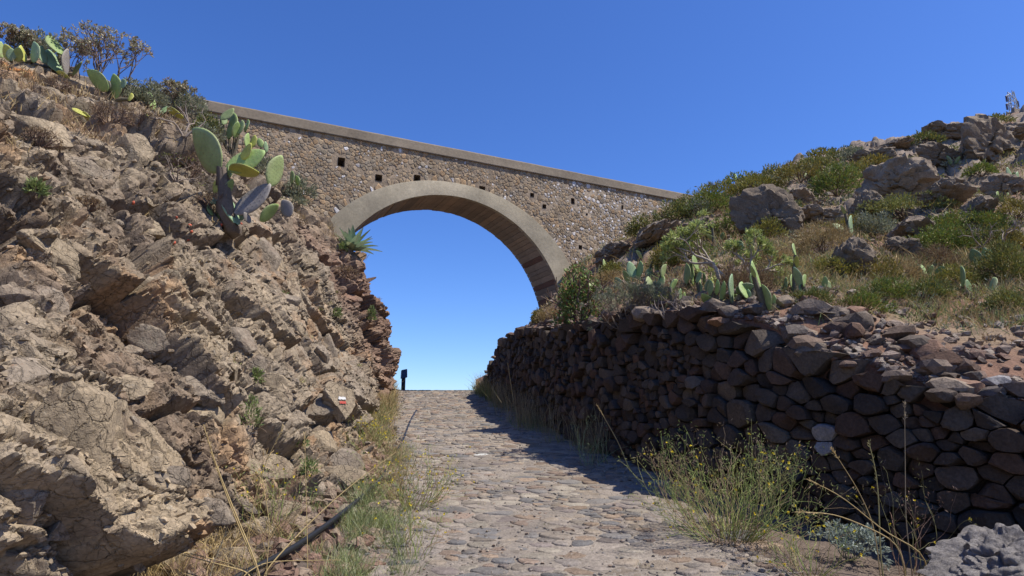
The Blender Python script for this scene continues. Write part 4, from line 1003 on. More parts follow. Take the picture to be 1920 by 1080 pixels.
# ------------------------------------------------------------------ shrubs
def unit(v): v = np.asarray(v, float); return v / (np.linalg.norm(v) + 1e-9)
def grow(mb, p, d, L, r, depth, spread, tips, col, fork=(2, 3), up=.25, sides=5, shrink=.72):
    p = np.asarray(p, float); n = 4; P_ = [p]; dd = unit(d)
    for i in range(n):
        dd = unit(dd + rng.normal(size=3) * .16 + np.array([0, 0, up * .12])); P_.append(P_[-1] + dd * L / n)
    mb.tube(P_, np.linspace(r, r * .68, n + 1), sides, col)
    if depth == 0: tips.append((P_[-1], dd)); return
    for k in range(rng.integers(fork[0], fork[1] + 1)):
        e = unit(dd + rng.normal(size=3) * spread + np.array([0, 0, up])); grow(mb, P_[-1], e, L * shrink * rng.uniform(.8, 1.15), r * .66, depth - 1, spread, tips, col, fork, up, sides, shrink)
def tip_leaves(mf, tips, n, L, W, cols, cone=.8):
    B = np.repeat(np.array([t[0] for t in tips]), n, 0); D = np.repeat(np.array([t[1] for t in tips]), n, 0)
    D = D + rng.normal(size=D.shape) * cone; B = B + rng.normal(size=B.shape) * L * .25
    c = np.array(cols)[rng.integers(len(cols), size=len(B))] * rng.uniform(.75, 1.25, (len(B), 1))
    mf.leaves(B, D, L * rng.uniform(.6, 1.2, len(B)), W * rng.uniform(.7, 1.2, len(B)), c)
def dome(mf, w_, h_, dp, n, L, W, cols, outward=1., clump=2.4, core=.35):
    """leaves through the volume of an uneven dome, thinned by noise so that gaps show"""
    sd = rng.integers(1000); B = np.zeros((0, 3)); D = np.zeros((0, 3))
    while len(B) < n:
        v = rng.normal(size=(n * 2, 3)); v /= np.linalg.norm(v, axis=1)[:, None]; v[:, 2] = np.abs(v[:, 2])
        lump = 1 + .30 * fbm(v * 1.6 + sd, 1.3, 3, sd % 50)
        r = rng.uniform(core, 1, len(v)) ** .6 * lump
        q = v * r[:, None]
        keep = fbm(q + sd, clump, 2, sd % 77) > -.12
        B = np.concatenate([B, q[keep]]); D = np.concatenate([D, v[keep]])
    B, D = B[:n], D[:n]
    k = .65 + .5 * (.5 + .5 * fbm(B * 1.0 + sd, 1.7, 2, 7))[:, None] + rng.uniform(-.15, .15, (n, 1))
    c = np.array(cols)[rng.integers(len(cols), size=n)] * k
    mf.leaves(B * np.array([w_ / 2, dp / 2, h_]), D * outward + rng.normal(size=(n, 3)) * .6 + np.array([0, 0, .4]), L * rng.uniform(.6, 1.3, n), W * rng.uniform(.7, 1.2, n), c)
OLIVE = [(.115, .125, .03), (.09, .105, .028), (.15, .145, .035), (.075, .085, .03)]
GREEN = [(.13, .165, .055), (.16, .19, .065), (.10, .135, .05)]
GREY = [(.20, .215, .135), (.165, .18, .115), (.24, .24, .165), (.13, .14, .09)]
BROWN = [(.17, .11, .06), (.21, .145, .08), (.13, .085, .055), (.24, .18, .10)]
OLIVE = [tuple(min(.6, v * 1.75) for v in c) for c in OLIVE] #x
GREEN = [tuple(min(.6, v * 1.6) for v in c) for c in GREEN] #x
GREY = [tuple(min(.6, v * 1.35) for v in c) for c in GREY] #x
BROWN = [tuple(min(.6, v * 1.25) for v in c) for c in BROWN] #x
STRAW = [(.42, .31, .14), (.36, .26, .12), (.48, .37, .19), (.30, .22, .10)]
SEED = [(.22, .215, .135), (.25, .185, .125), (.19, .20, .125), (.30, .265, .18)]
SEED = [tuple(min(.6, v * 1.4) for v in c) for c in SEED]
def shrub(where, px, py, wpx, hpx, kind, label, cat='shrub', group=None, name=None):
    p = stand(where, px, py); D = dist(p); w_, h_ = wpx / FPX * D, hpx / FPX * D; pix = D / 640
    r_ = thing(name or {'dry': 'dry_bush', 'kleinia': 'succulent_shrub'}.get(kind, 'shrub'), label, cat, p, group)
    ms, mf = MB(), MB(); sc_ = max(w_ * .6, h_); tint = np.array([(1, 1, 1), (1.25, 1.12, .9), (.72, .8, .8), (1.35, 1.05, .9), (.9, 1.08, .8), (1.15, 1.15, 1.3)][rng.integers(6)]) if kind == 'olive' else np.ones(3)
    if kind in ('olive', 'green', 'straw', 'brown', 'greyd'):
        cols = {'olive': OLIVE, 'green': GREEN, 'straw': STRAW, 'brown': BROWN, 'greyd': GREY}[kind]; cols = [tuple(np.array(c) * tint) for c in cols]
        n = int(np.clip(w_ * h_ / (pix * pix) * 1.7, 900, 6500)); L = max(.045, 3.2 * pix); W = max(.012, 1.1 * pix)
        if kind == 'green': n = 260
        if kind in ('straw', 'brown'): W *= .55; L *= 1.3
        if kind in ('olive', 'green'): cols = cols + ([(.23, .19, .045)] if kind == 'olive' else [])
        dome(mf, w_, h_, w_ * .8, n, L, W, cols)
        for k in range(9):
            tips = []; a = rng.uniform(0, 6.3); grow(ms, (0, 0, -.05), (math.cos(a) * .8, math.sin(a) * .8, .8), h_ * .45, .02 * sc_, 1, .5, tips, (.14, .10, .07), sides=4)
    elif kind == 'seed':
        tips = []
        for k in range(int(6 + 5 * w_ / h_)):
            a = rng.uniform(0, 6.3); t = rng.uniform(.05, .6) * min(1.4, w_ / h_ * .8)
            grow(ms, (math.cos(a) * .12 * w_, math.sin(a) * .1 * w_, -.05), (math.cos(a) * t, math.sin(a) * t * .6, 1), h_ * .43, .013 * sc_, 3, .40, tips, (.17, .12, .09), (2, 3), .25, 4, .66)
        tip_leaves(mf, tips, 11, max(.05, 2.6 * pix), max(.022, 1.5 * pix), SEED, 1.1)
    elif kind == 'kleinia':
        tips = []
        for k, (ox, dx) in enumerate(((-.06, -.35), (.05, .12), (.09, .5))):
            grow(ms, (ox * w_, 0, -.06), (dx, rng.uniform(-.2, .2), 1), h_ * (.40, .44, .30)[k], .026 * h_, 5, .52, tips, (.36, .30, .23), (2, 3), .18, 6, .62)
        tip_leaves(mf, tips, 13, max(.07, 3.6 * pix), max(.02, 1.15 * pix), [(.38, .44, .13), (.30, .37, .11), (.45, .47, .16), (.25, .30, .12)], .75)
    elif kind == 'broad':
        dome(mf, w_, h_, w_ * .8, 2600, max(.055, 4 * pix), max(.03, 2.2 * pix), [(.17, .26, .06), (.21, .29, .08), (.12, .18, .05), (.27, .31, .10), (.33, .15, .08)], .8, 2.6)
        for k in range(10):
            tips = []; a = rng.uniform(0, 6.3); grow(ms, (0, 0, -.05), (math.cos(a) * .6, math.sin(a) * .6, 1), h_ * .4, .02 * h_, 2, .5, tips, (.15, .10, .075), sides=4)
    elif kind == 'needle':
        tips = []
        for k in range(46):
            a = rng.uniform(0, 6.3); t = rng.uniform(.1, 1.5)
            grow(ms, (math.cos(a) * .2 * w_ * rng.random(), math.sin(a) * .2 * w_ * rng.random(), -.05), (math.cos(a) * t, math.sin(a) * t, 1), h_ * .34, .008 * h_, 2, .4, tips, (.19, .15, .11), (2, 3), .25, 4, .8)
        tip_leaves(mf, tips, 22, max(.05, 4. * pix), max(.008, .7 * pix), GREY + [(.15, .175, .09)], .55)
    elif kind == 'dry':
        tips = []
        for k in range(26):
            a = rng.uniform(0, 6.3); t = rng.uniform(.1, 1.6)
            grow(ms, (math.cos(a) * .15 * w_, math.sin(a) * .12 * w_, -.03), (math.cos(a) * t, math.sin(a) * t, .9), h_ * .42, max(.006, .45 * pix), 2, .5, tips, (.17, .115, .085), (2, 3), .2, 3, .75)
        tip_leaves(mf, tips, 4, max(.03, 2 * pix), max(.006, .6 * pix), BROWN, .8)
    elif kind == 'bare':
        tips = []
        for k in range(4):
            a = rng.uniform(0, 6.3); grow(ms, (0, 0, -.05), (math.cos(a) * .9, math.sin(a) * .4, .8), h_ * .5, .035 * h_, 3, .5, tips, (.27, .22, .18), (1, 3), .15, 6, .7)
        tip_leaves(mf, tips, 2, max(.04, 2 * pix), max(.012, .8 * pix), OLIVE, .8)
    if ms.n: put('stem', ms.mesh('stem', M_STEM), r_)
    if mf.n: put('foliage', mf.mesh('foliage', M_DRY if kind in ('straw', 'brown', 'dry') else M_LEAF, smooth=False), r_)
    return r_
GL, GR_ = 'bushes along the left cliff top', 'bushes on the right hillside'
for a in [('cliff', 190, 142, 100, 128, 'seed', 'tallest twiggy bush with brown seed heads against the sky at upper left'),
 ('cliff', 130, 138, 70, 72, 'seed', 'rounded seed headed bush between the pads and the tallest twiggy bush'),
 ('cliff', 30, 105, 110, 52, 'seed', 'dense brown grey bush filling the top left corner behind the pads'),
 ('cliff', 245, 176, 70, 40, 'greyd', 'low grey bush right of the leaning yellow green pads'),
 ('cliff', 320, 205, 110, 62, 'seed', 'wide flat topped seed headed bush above the yellow pad'),
 ('cliff', 382, 218, 46, 34, 'greyd', 'small grey green bush at the left end of the coping'),
 ('cliff', 560, 330, 66, 44, 'greyd', 'grey dry bush in front of the bridge masonry at left'),
 ('cliff', 540, 385, 70, 30, 'greyd', 'flat grey cushion bush under the small two padded cactus')]: shrub(*a, group=GL)
for a in [('cliff', 275, 186, 80, 50, 'greyd', 'dense grey green bush on the crest left of the yellow pad'), ('cliff', 345, 205, 80, 48, 'greyd', 'dense grey green bush on the crest right of the yellow pad'), ('cliff', 60, 92, 90, 50, 'greyd', 'grey green bush behind the row of pads at the top left'),
 ('cliff', 400, 232, 40, 40, 'greyd', 'grey green bush under the left end of the coping'), ('cliff', 385, 250, 60, 40, 'olive', 'olive bush at the foot of the tall cactus cluster'), ('cliff', 500, 300, 50, 40, 'greyd', 'pale dry bush behind the large cactus pads')]: shrub(*a, group=GL)
for a in [('cliff', 205, 228, 66, 40, 'dry', 'brown dead bush on the rock under the leaning pads'),
 ('cliff', 110, 168, 40, 26, 'dry', 'dark dead tuft under the top left rock lip'),
 ('cliff', 75, 268, 50, 34, 'dry', 'brown dead tuft on the far left of the rock face'),
 ('cliff', 255, 232, 50, 36, 'dry', 'reddish dead brush between grey bushes and rock'),
 ('cliff', 350, 330, 46, 50, 'dry', 'brown dead brush left of the large cactus pads'),
 ('cliff', 400, 395, 50, 40, 'dry', 'dead brush round the trunk of the large cactus'),
 ('cliff', 165, 390, 40, 26, 'dry', 'small reddish dead tuft in the middle of the rock face'),
 ('cliff', 650, 520, 36, 24, 'dry', 'grey dead tuft below the agave on the red rock')]: shrub(*a, group='dead tufts on the left rock', cat='dry bush')
shrub('cliff', 345, 252, 110, 66, 'bare', 'gnarled bare branched shrub reaching over the rock left of the large cactus', 'shrub', None, 'bare_shrub')
shrub('cliff', 332, 335, 50, 44, 'bare', 'twisted grey dead branch lying on the rock under the bare shrub', 'branch', None, 'dead_branch')
for a in [('hill', 1088, 612, 96, 122, 'broad', 'glossy green and rusty leaved bush at the right foot of the arch'),
 ('hill', 1192, 612, 170, 100, 'needle', 'fine grey green brush spilling over the wall top'),
 ('hill', 1368, 548, 175, 172, 'kleinia', 'two stemmed succulent shrub with pale trunks and tufted tips, tallest on the slope'),
 ('hill', 1275, 606, 70, 66, 'bare', 'bare twisted grey branches at the wall edge right of the brush'),
 ('hill', 1010, 606, 26, 26, 'olive', 'tiny dark bush in the gap beside the arch foot'),
 ('hill', 1870, 480, 110, 66, 'bare', 'bare twiggy bush over dark pads at the right')]: shrub(*a)
ol = [(1330, 402, 120, 52, 'spreading olive bush below the end of the coping'), (1262, 418, 80, 44, 'olive bush hugging the bridge wall under the coping'), (1205, 440, 64, 40, 'dark olive bush on top of the overhanging ledge'),
 (1420, 362, 110, 36, 'olive cushion on the crest right of the coping'), (1500, 342, 110, 36, 'olive bush on the skyline crest in mid slope'), (1572, 368, 110, 62, 'large olive bush left of the weathered boulder'), (1700, 410, 200, 40, 'broad olive carpet bush under the weathered boulder'),
 (1640, 318, 80, 26, 'olive fringe beneath the low skyline rock'), (1298, 494, 90, 50, 'olive cushion left of the two stemmed shrub'), (1885, 530, 110, 76, 'yellow olive bush beside the far right pads'), (1752, 478, 160, 54, 'olive bush right of the pale flat topped boulder'),
 (1830, 440, 130, 44, 'olive bush under the small black sided rock'), (1905, 410, 80, 40, 'olive bush at the right margin in mid slope'), (1640, 530, 110, 46, 'olive weeds right of the leaning slab'), (1430, 395, 80, 30, 'olive tuft above the long sloping slab'), (1540, 300, 80, 18, 'thin olive fringe on the skyline'),
 (1440, 450, 70, 46, 'olive tuft between the slab and the two stemmed shrub'), (1660, 565, 110, 40, 'olive weeds above the reddish bare soil'), (1300, 372, 70, 24, 'olive tuft touching the end of the coping'), (1800, 475, 90, 40, 'bright olive bush left of the dark padded cactus'), (1150, 520, 60, 30, 'olive tuft behind the arch foot cactus'), (1730, 345, 70, 22, 'olive patch on the rock shelf'), (1860, 236, 70, 16, 'olive fringe on the skyline below the pylon')]
for px, py, wv, hv, lab in ol: shrub('hill', px, py, wv, hv, 'olive', lab, group=GR_)
for px, py, wv, hv, kd, lab in [(1450, 505, 100, 50, 'straw', 'straw coloured bush right of the two stemmed shrub'), (1545, 478, 130, 60, 'straw', 'large straw coloured mound left of the leaning slab'), (1400, 545, 110, 52, 'brown', 'tan dried bush behind the drooping dark pad'), (1230, 570, 90, 34, 'brown', 'rusty dead top on the grey green brush'), (1640, 445, 90, 50, 'greyd', 'grey bush left of the pale flat topped boulder'), (1760, 500, 80, 40, 'brown', 'grey brown bush behind the four round pads'), (1140, 460, 50, 26, 'straw', 'straw tuft at the bridge wall above the ledge'), (1030, 604, 50, 30, 'straw', 'straw tuft on the bank under the arch foot'), (1310, 405, 70, 34, 'greyd', 'grey bush beside the olive one at the coping end'), (1600, 305, 70, 26, 'greyd', 'grey bush on the skyline below the steep rocks'), (1690, 525, 90, 40, 'straw', 'straw mound right of the leaning slab')]:
    shrub('hill', px, py, wv, hv, kd, lab, group=GR_)
for px, py, wv, hv, lab in [(65, 364, 34, 26, 'small bright green tuft on the left rock face'), (470, 800, 40, 60, 'green weed in the crack left of the square block'), (556, 838, 36, 34, 'green weed under the square block'), (578, 890, 36, 30, 'green weed on the stepped stones by the verge'), (478, 716, 26, 26, 'tiny green weed in the rubble above the square block'), (628, 596, 20, 22, 'tiny green tuft on the red rock'), (696, 600, 14, 26, 'tiny green tuft near the cliff edge'), (640, 470, 20, 14, 'green sprout beside the agave')]:
    shrub('cliff', px, py, wv, hv, 'green', lab, 'weed', 'green weeds on the rock', 'weed')

for px, py, wv, hv, lab in [(1345, 372, 90, 28, 'low olive bush hard against the skyline past the coping end'), (1390, 350, 80, 26, 'olive bush on the skyline beside a small prickly pear'), (1460, 335, 80, 24, 'olive skyline bush round the bluish prickly pear'), (1530, 325, 90, 30, 'olive bush just under the thin skyline fringe'),
 (1590, 300, 80, 26, 'olive skyline bush where the slope steepens'), (1610, 345, 90, 40, 'olive bush above the shadowed hollow'), (1480, 410, 80, 34, 'olive bush on the lower edge of the sloping slab'), (1375, 440, 90, 44, 'dark olive bush behind the crown of the two stemmed shrub'), (1260, 500, 90, 44, 'olive bush beneath the dark ledge'),
 (1780, 440, 120, 40, 'olive carpet right of the pale flat topped boulder'), (1850, 470, 120, 50, 'olive bush above the dark padded cactus'), (1900, 470, 70, 44, 'olive bush touching the right edge of the picture'), (1600, 440, 90, 36, 'olive bush above the leaning slab'), (1560, 520, 90, 40, 'yellow green weeds left of the leaning slab'),
 (1790, 540, 100, 40, 'green weeds in front of the far right pads'), (1890, 580, 90, 36, 'green weeds at the right margin above the bare soil'), (1730, 560, 110, 36, 'green weeds below the four round pads'), (1620, 585, 110, 34, 'low green weeds above the middle of the wall'), (1520, 575, 90, 30, 'low green weeds right of the tall curved pad'), (1840, 330, 60, 24, 'olive tuft under the huge boulder'), (1735, 270, 70, 22, 'olive tuft left of the dark skyline block')]:
    shrub('hill', px, py, wv, hv, 'olive', lab, group=GR_)
# low scrub nobody could count
mf = MB()
for _ in range(420):
    a = rs.uniform(R(5), R(42)); rr0 = float(np.interp(a, wa[o_], wr[o_])); r_ = rr0 + 1.2 + 21 * rs.random() ** 1.2; x, y = math.sin(a) * r_, math.cos(a) * r_
    n = 46; q = rng.normal(size=(n, 3)); q /= np.linalg.norm(q, axis=1)[:, None]; q[:, 2] = np.abs(q[:, 2]); sz = rs.uniform(.10, .26) * (.7 + .03 * r_)
    z = float(hill(np.array([x]), np.array([y]))[0]); B = q * rng.uniform(.3, 1, (n, 1)) * np.array([sz, sz, sz * .8]) + (x, y, z)
    mf.leaves(B, q + rng.normal(size=(n, 3)) * .5 + (0, 0, .4), max(.05, .0045 * r_) * rng.uniform(.6, 1.3, n), max(.014, .0016 * r_), np.array((OLIVE + GREY[:2] + BROWN[:2])[rng.integers(8)]) * rng.uniform(.7, 1.25, (n, 1)))
tag(put('low_scrub', mf.mesh('low_scrub', M_LEAF, smooth=False)), kind='stuff', label='low cushions of scrub covering the hillside soil')

# agave on the cliff edge by the arch
p = stand('cliff', 660, 470); D = dist(p); ag = thing('agave', 'blue green agave rosette on the cliff edge beneath the arch springing', 'agave', p)
for k in range(30):
    a = k * 2.4; el = .15 + 1.15 * (k / 30); L = (58 - 12 * rs.random()) / FPX * D * (1 if k < 24 else .8)
    d = np.array([math.cos(a) * math.cos(el), math.sin(a) * math.cos(el), math.sin(el)]); sd = unit(np.cross(d, (0, 0, 1))); nn = np.cross(sd, d)
    V = []; wv = L * .14
    for t, ww in ((0, .7), (.25, 1), (.55, .8), (.8, .45), (1, .03)):
        c = d * L * t - np.array([0, 0, 1]) * L * .18 * t * t * (1 if k < 16 else .2); V += [c - sd * wv * ww + nn * wv * .45 * ww, c - nn * wv * .1, c + sd * wv * ww + nn * wv * .45 * ww]
    F4 = [(i * 3 + q, i * 3 + q + 1, i * 3 + q + 4, i * 3 + q + 3) for i in range(4) for q in (0, 1)]
    mb = MB(); mb.add(V, F4=F4, col=np.array(rs.choice(((.29, .38, .24), (.25, .34, .22), (.36, .42, .22)))) * rs.uniform(.85, 1.15)); put('leaf', mb.mesh('leaf', M_LEAF), ag)

# ------------------------------------------------------------------ grasses
gr1, gr2 = MB(), MB()
def grass(mbx, xy, zf, h, wd, cols, tilt=.35, droop=.5):
    n = len(xy); B = np.column_stack([xy, zf(xy[:, 0], xy[:, 1]) - .01]); Dv = rng.normal(size=(n, 3)) * tilt; Dv[:, 2] = 1
    c = np.array(cols)[rng.integers(len(cols), size=n)] * rng.uniform(.75, 1.25, (n, 1))
    mbx.blades(B, Dv, h * rng.uniform(.45, 1.2, n), wd, c, droop)
def tufts(x, y, spread, n):
    """n points gathered round tuft centres"""
    return np.column_stack([x, y])[rng.integers(len(x), size=n)] + rng.normal(size=(n, 2)) * spread
GG = [(.20, .25, .08), (.25, .28, .10), (.16, .21, .07), (.33, .31, .14)]
# left verge
def verge(n, y0, y1, d0, d1):
    y = rng.uniform(y0, y1, n); return pc(y) - rng.uniform(d0, d1, n), y
x, y = verge(34, 3.9, 6.4, 1.15, 1.55); grass(gr1, tufts(x, y, .06, 5200), gz, .20, .0035, GG + [(.33, .37, .20), (.38, .40, .24)], .4)
x, y = verge(34, 6, 9, 1.12, 1.32); grass(gr1, tufts(x, y, .05, 1200), gz, .20, .004, GG, .45); grass(gr2, tufts(x, y, .05, 1100), gz, .22, .0035, STRAW, .55)
x, y = verge(40, 8.5, 14, 1.42, 1.95); grass(gr1, tufts(x, y, .09, 1900), gz, .25, .006, GG, .5); grass(gr2, tufts(x, y, .1, 2000), gz, .30, .006, STRAW, .5)
x, y = verge(40, 12, 18.5, 1.5, 2.0); grass(gr2, tufts(x, y, .10, 2700), gz, .38, .008, STRAW, .35); grass(gr1, tufts(x, y, .12, 800), gz, .3, .008, GG, .35)
# right verge: thin dry growth at the wall foot and along the track edge
def wfoot(n, y0, y1, o0, o1):
    y = rng.uniform(y0, y1, n); return wx(y) - rng.uniform(o0, o1, n), y
x, y = wfoot(40, 8, 15, .05, .45); grass(gr2, tufts(x, y, .07, 700), gz, .75, .006, [(.30, .23, .13), (.25, .19, .11), (.34, .28, .15)], .16, .3); grass(gr1, tufts(x, y, .08, 700), gz, .30, .006, GG, .4)
x, y = wfoot(16, 15, 19.5, .02, .3); grass(gr1, tufts(x, y, .10, 900), gz, .45, .010, [(.17, .19, .05), (.23, .22, .07)], .35); grass(gr2, tufts(x, y, .10, 300), gz, .7, .008, STRAW, .2)
y = rng.uniform(3.8, 8.5, 40); x = pc(y) + rng.uniform(1.3, 1.75, 40); grass(gr2, tufts(x, y, .09, 1500), gz, .10, .0035, STRAW + BROWN, .7); grass(gr1, tufts(x, y, .06, 500), gz, .10, .004, GG, .6)
# sprigs between the cobbles
y = rng.uniform(3.9, 17, 80); x = pc(y) + rng.uniform(-1.25, 1.3, 80); grass(gr1, tufts(x, y, .04, 2600), lambda a, b: zp(b), .035, .005, [(.17, .20, .03), (.22, .22, .04), (.12, .16, .04)], .8)
# hillside
def hpts(n, t0, t1, r1_, r2_, pw=1.):
    a = rng.uniform(R(t0), R(t1), n); b = np.interp(a, wa[o_], wr[o_]); r = b + r1_ + (r2_ - r1_) * rng.random(n) ** pw; return np.sin(a) * r, np.cos(a) * r
x, y = hpts(170, 22, 43, 1.7, 6.0); grass(gr1, tufts(x, y, .16, 6500), hill, .20, .007, GG, .5); grass(gr2, tufts(x, y, .18, 5200), hill, .26, .006, STRAW, .55)
x, y = hpts(90, 8, 30, .5, 4); grass(gr2, tufts(x, y, .14, 3200), hill, .22, .007, STRAW + BROWN, .6); grass(gr1, tufts(x, y, .12, 1400), hill, .16, .008, GG + OLIVE, .6)
x, y = hpts(420, 4, 43, 3, 20); grass(gr2, tufts(x, y, .3, 11000), hill, .30, .016, STRAW + [(.27, .20, .11)], .6); grass(gr1, tufts(x, y, .3, 7000), hill, .24, .018, OLIVE + GG, .6)
# on the earthy top of the cliff
ii = rng.integers(int(ns * .35), int(ns * .9), 240); jj = rng.integers(300, 395, 240)
tp = CPg[ii, jj]
def onp(mbx, pts, per, spread, h, wd, cols, tilt):
    k = rng.integers(len(pts), size=per * len(pts)); B = pts[k] + rng.normal(size=(len(k), 3)) * spread * np.array([1, 1, .3]); Dv = rng.normal(size=B.shape) * tilt; Dv[:, 2] = 1
    c = np.array(cols)[rng.integers(len(cols), size=len(B))] * rng.uniform(.75, 1.25, (len(B), 1)); mbx.blades(B, Dv, h * rng.uniform(.4, 1.2, len(B)), wd, c, .5)
onp(gr2, tp, 26, .07, .17, .008, STRAW + BROWN + BROWN, .5)
ii = rng.integers(int(ns * .3), int(ns * .92), 60); jj = rng.integers(40, 330, 60); onp(gr2, CPg[ii, jj], 16, .04, .10, .006, STRAW + BROWN, .6); onp(gr1, CPg[ii[:20], jj[:20]], 14, .03, .08, .007, GG, .6)
x, y = verge(70, 3.8, 9.5, 1.5, 2.3); grass(gr1, tufts(x, y, .05, 1500), gz, .13, .0045, GG, .6); grass(gr2, tufts(x, y, .06, 1100), gz, .16, .004, STRAW + BROWN, .7, .7)
x, y = verge(26, 3.7, 5.0, 2.0, 2.7); grass(gr2, tufts(x, y, .08, 900), gz, .30, .004, STRAW, .6, .7)
x, y = verge(30, 5.5, 9.5, 1.15, 1.6); grass(gr2, tufts(x, y, .06, 700), gz, .22, .004, STRAW + BROWN, .7, .7)
tag(put('green_grass', gr1.mesh('green_grass', M_LEAF, smooth=False)), kind='stuff', label='green grass and weeds along the verges and slope')
tag(put('dry_grass', gr2.mesh('dry_grass', M_DRY, smooth=False)), kind='stuff', label='straw coloured dry grass along the verges and slope')

# ------------------------------------------------------------------ wispy flowering plants by the track
def wispy(px, py, wpx, hpx, n, label, flowers, cols, where='ground', name='wildflower', lean=0.):
    p = stand(where, px, py); D = dist(p); w_, h_ = wpx / FPX * D, hpx / FPX * D
    r_ = thing(name, label, 'wildflower', p); ms, mf, ml = MB(), MB(), MB()
    for k in range(n):
        a = rng.uniform(0, 6.3); s = rng.random() ** .6
        q = np.array([math.cos(a) * .22 * w_ * s, math.sin(a) * .2 * w_ * s, -.02]); tips = []
        d = np.array([math.cos(a) * s * .95 * w_ / h_ + lean, math.sin(a) * s * .8 * w_ / h_, 1])
        c = np.array(cols[rng.integers(len(cols))]) * rng.uniform(.8, 1.2)
        grow(ms, q, d, h_ * rng.uniform(.25, .5), .0022 + .0002 * D, 2, .38, tips, c, (1, 2), .25, 3, .8)
        ml.leaves(np.array([t[0] for t in tips] * 5) + rng.normal(size=(5 * len(tips), 3)) * .03, rng.normal(size=(5 * len(tips), 3)) + np.array([0, 0, .8]), .03, .006, c)
        for t, dd in tips:
            if rng.random() < flowers:
                for e in range(6):
                    mf.leaves(np.array([t]), rng.normal(size=(1, 3)) * .7 + dd * .5, .011 + .0006 * D, .008 + .0005 * D, (.70, .55, .03))
    put('stem', ms.mesh('stem', M_STEM), r_); put('foliage', ml.mesh('foliage', M_LEAF, smooth=False), r_)
    if mf.n: tag(put('flowers', mf.mesh('flowers', M_LEAF, smooth=False), r_), kind='stuff')
WG = [(.27, .32, .10), (.22, .28, .08), (.34, .33, .12), (.31, .22, .13)]
wispy(1365, 1010, 250, 180, 190, 'large wispy green bush with tiny yellow flowers in front of the stone wall', .13, WG + [(.30, .22, .14)])
wispy(1520, 1075, 150, 110, 26, 'sparse yellow flowered stems at the bottom edge right of the wispy bush', .4, WG)
wispy(770, 960, 150, 130, 70, 'tan wispy plant with yellow flowers spreading over the left edge of the cobbles', .35, WG + [(.34, .25, .12), (.30, .21, .10)], lean=.2)
wispy(690, 850, 60, 70, 34, 'small clump of yellow daisies at the cliff foot under the painted mark', .7, WG)
wispy(500, 1000, 120, 120, 30, 'low yellow flowered weed under the hose at lower left', .3, WG)
wispy(770, 1060, 90, 120, 22, 'thin yellow flowered stems at the bottom edge of the track', .4, WG)
wispy(1700, 1075, 120, 190, 16, 'few tall thin flowering stems beside the pale lava rock', .5, [(.20, .19, .09), (.24, .15, .11)])
wispy(1105, 880, 50, 90, 10, 'pale green upright weed in the shade at the wall foot', 0, [(.22, .29, .15)])
# silvery plant in the shade
p = stand('ground', 1590, 1050); D = dist(p); r_ = thing('silver_shrub', 'small silvery leaved plant in the shade right of the wispy bush', 'shrub', p); ms, mf = MB(), MB(); tips = []
for k in range(14):
    a = rng.uniform(0, 6.3); grow(ms, (0, 0, -.03), (math.cos(a) * .9, math.sin(a) * .6, .9), .13, .004, 2, .5, tips, (.2, .2, .15), (2, 3), .2, 4, .75)
tip_leaves(mf, tips, 12, .035, .011, [(.32, .36, .30), (.26, .31, .25)], .8); put('stem', ms.mesh('stem', M_STEM), r_); put('foliage', mf.mesh('foliage', M_LEAF, smooth=False), r_)

# ------------------------------------------------------------------ tall dry stalks standing in front
def stalk(pts, Y0, Y1, r, label, head=0, col=(.50, .38, .18), group='tall dry grass stalks'):
    n = len(pts); P_ = [at(x, y, Y0 + (Y1 - Y0) * i / (n - 1)) for i, (x, y) in enumerate(pts)]
    g = P_[0]; zt = float(gz(np.array([g.x]), np.array([g.y]))[0]); base = Vector((g.x, g.y, min(zt, g.z)))
    q = np.array([(v - base)[:] for v in ([base] if g.z - zt > .03 else []) + P_])
    tt = np.linspace(0, 1, 16); src = np.linspace(0, 1, len(q)); q = np.stack([np.interp(tt, src, q[:, k]) for k in range(3)], 1); q = np.vstack([q[:1], smooth1(q, 5, 0)[1:-1], q[-1:]])
    r *= 1.35; t = thing('dry_grass_stalk', label, 'grass stalk', base, group); mb = MB(); mb.tube(q, np.linspace(r, r * .45, len(q)), 5, col); put('stem', mb.mesh('stem', M_DRY), t)
    if head:
        mf = MB(); m = 26; k = rng.uniform(1 - head, 1, m); B = np.stack([np.interp(k, tt, q[:, c]) for c in range(3)], 1); d = unit(q[-1] - q[-4]) + rng.normal(size=(m, 3)) * .35
        mf.leaves(B, d, .028, .006, np.array(col) * 1.1); tag(put('seed_head', mf.mesh('seed_head', M_DRY, smooth=False), t), kind='stuff')
stalk([(488, 1074), (440, 960), (404, 870), (382, 800)], 4.0, 3.8, .0045, 'thick golden stalk leaning left over the rock at lower left', .3)
stalk([(484, 1072), (432, 950), (396, 850)], 4.05, 3.9, .004, 'golden stalk doubled close beside the thick one', 0)
stalk([(452, 1062), (478, 930), (500, 860), (532, 800)], 4.1, 4.1, .003, 'thin stalk bowing right toward the square block', .15)
stalk([(577, 1050), (574, 930), (571, 815)], 4.2, 4.3, .0025, 'very thin upright stalk in front of the square block', .1)
stalk([(496, 1070), (570, 990), (650, 915), (742, 848)], 4.1, 4.7, .0042, 'long golden stalk crossing over the black hose', .12)
stalk([(500, 1066), (506, 980), (490, 892)], 4.0, 4.0, .0028, 'short upright stalk left of the hose', .2)
stalk([(478, 1072), (390, 1045), (300, 1026), (200, 1030)], 4.0, 3.9, .003, 'bowed stalk arching left over the dark hollow', .4)
stalk([(470, 1074), (410, 1058), (330, 1037)], 3.95, 3.9, .004, 'low pale stalk pointing left from the tuft', 0)
stalk([(455, 1078), (500, 1052), (640, 1050)], 3.9, 4.2, .003, 'flat stalk lying right under the hose', 0)
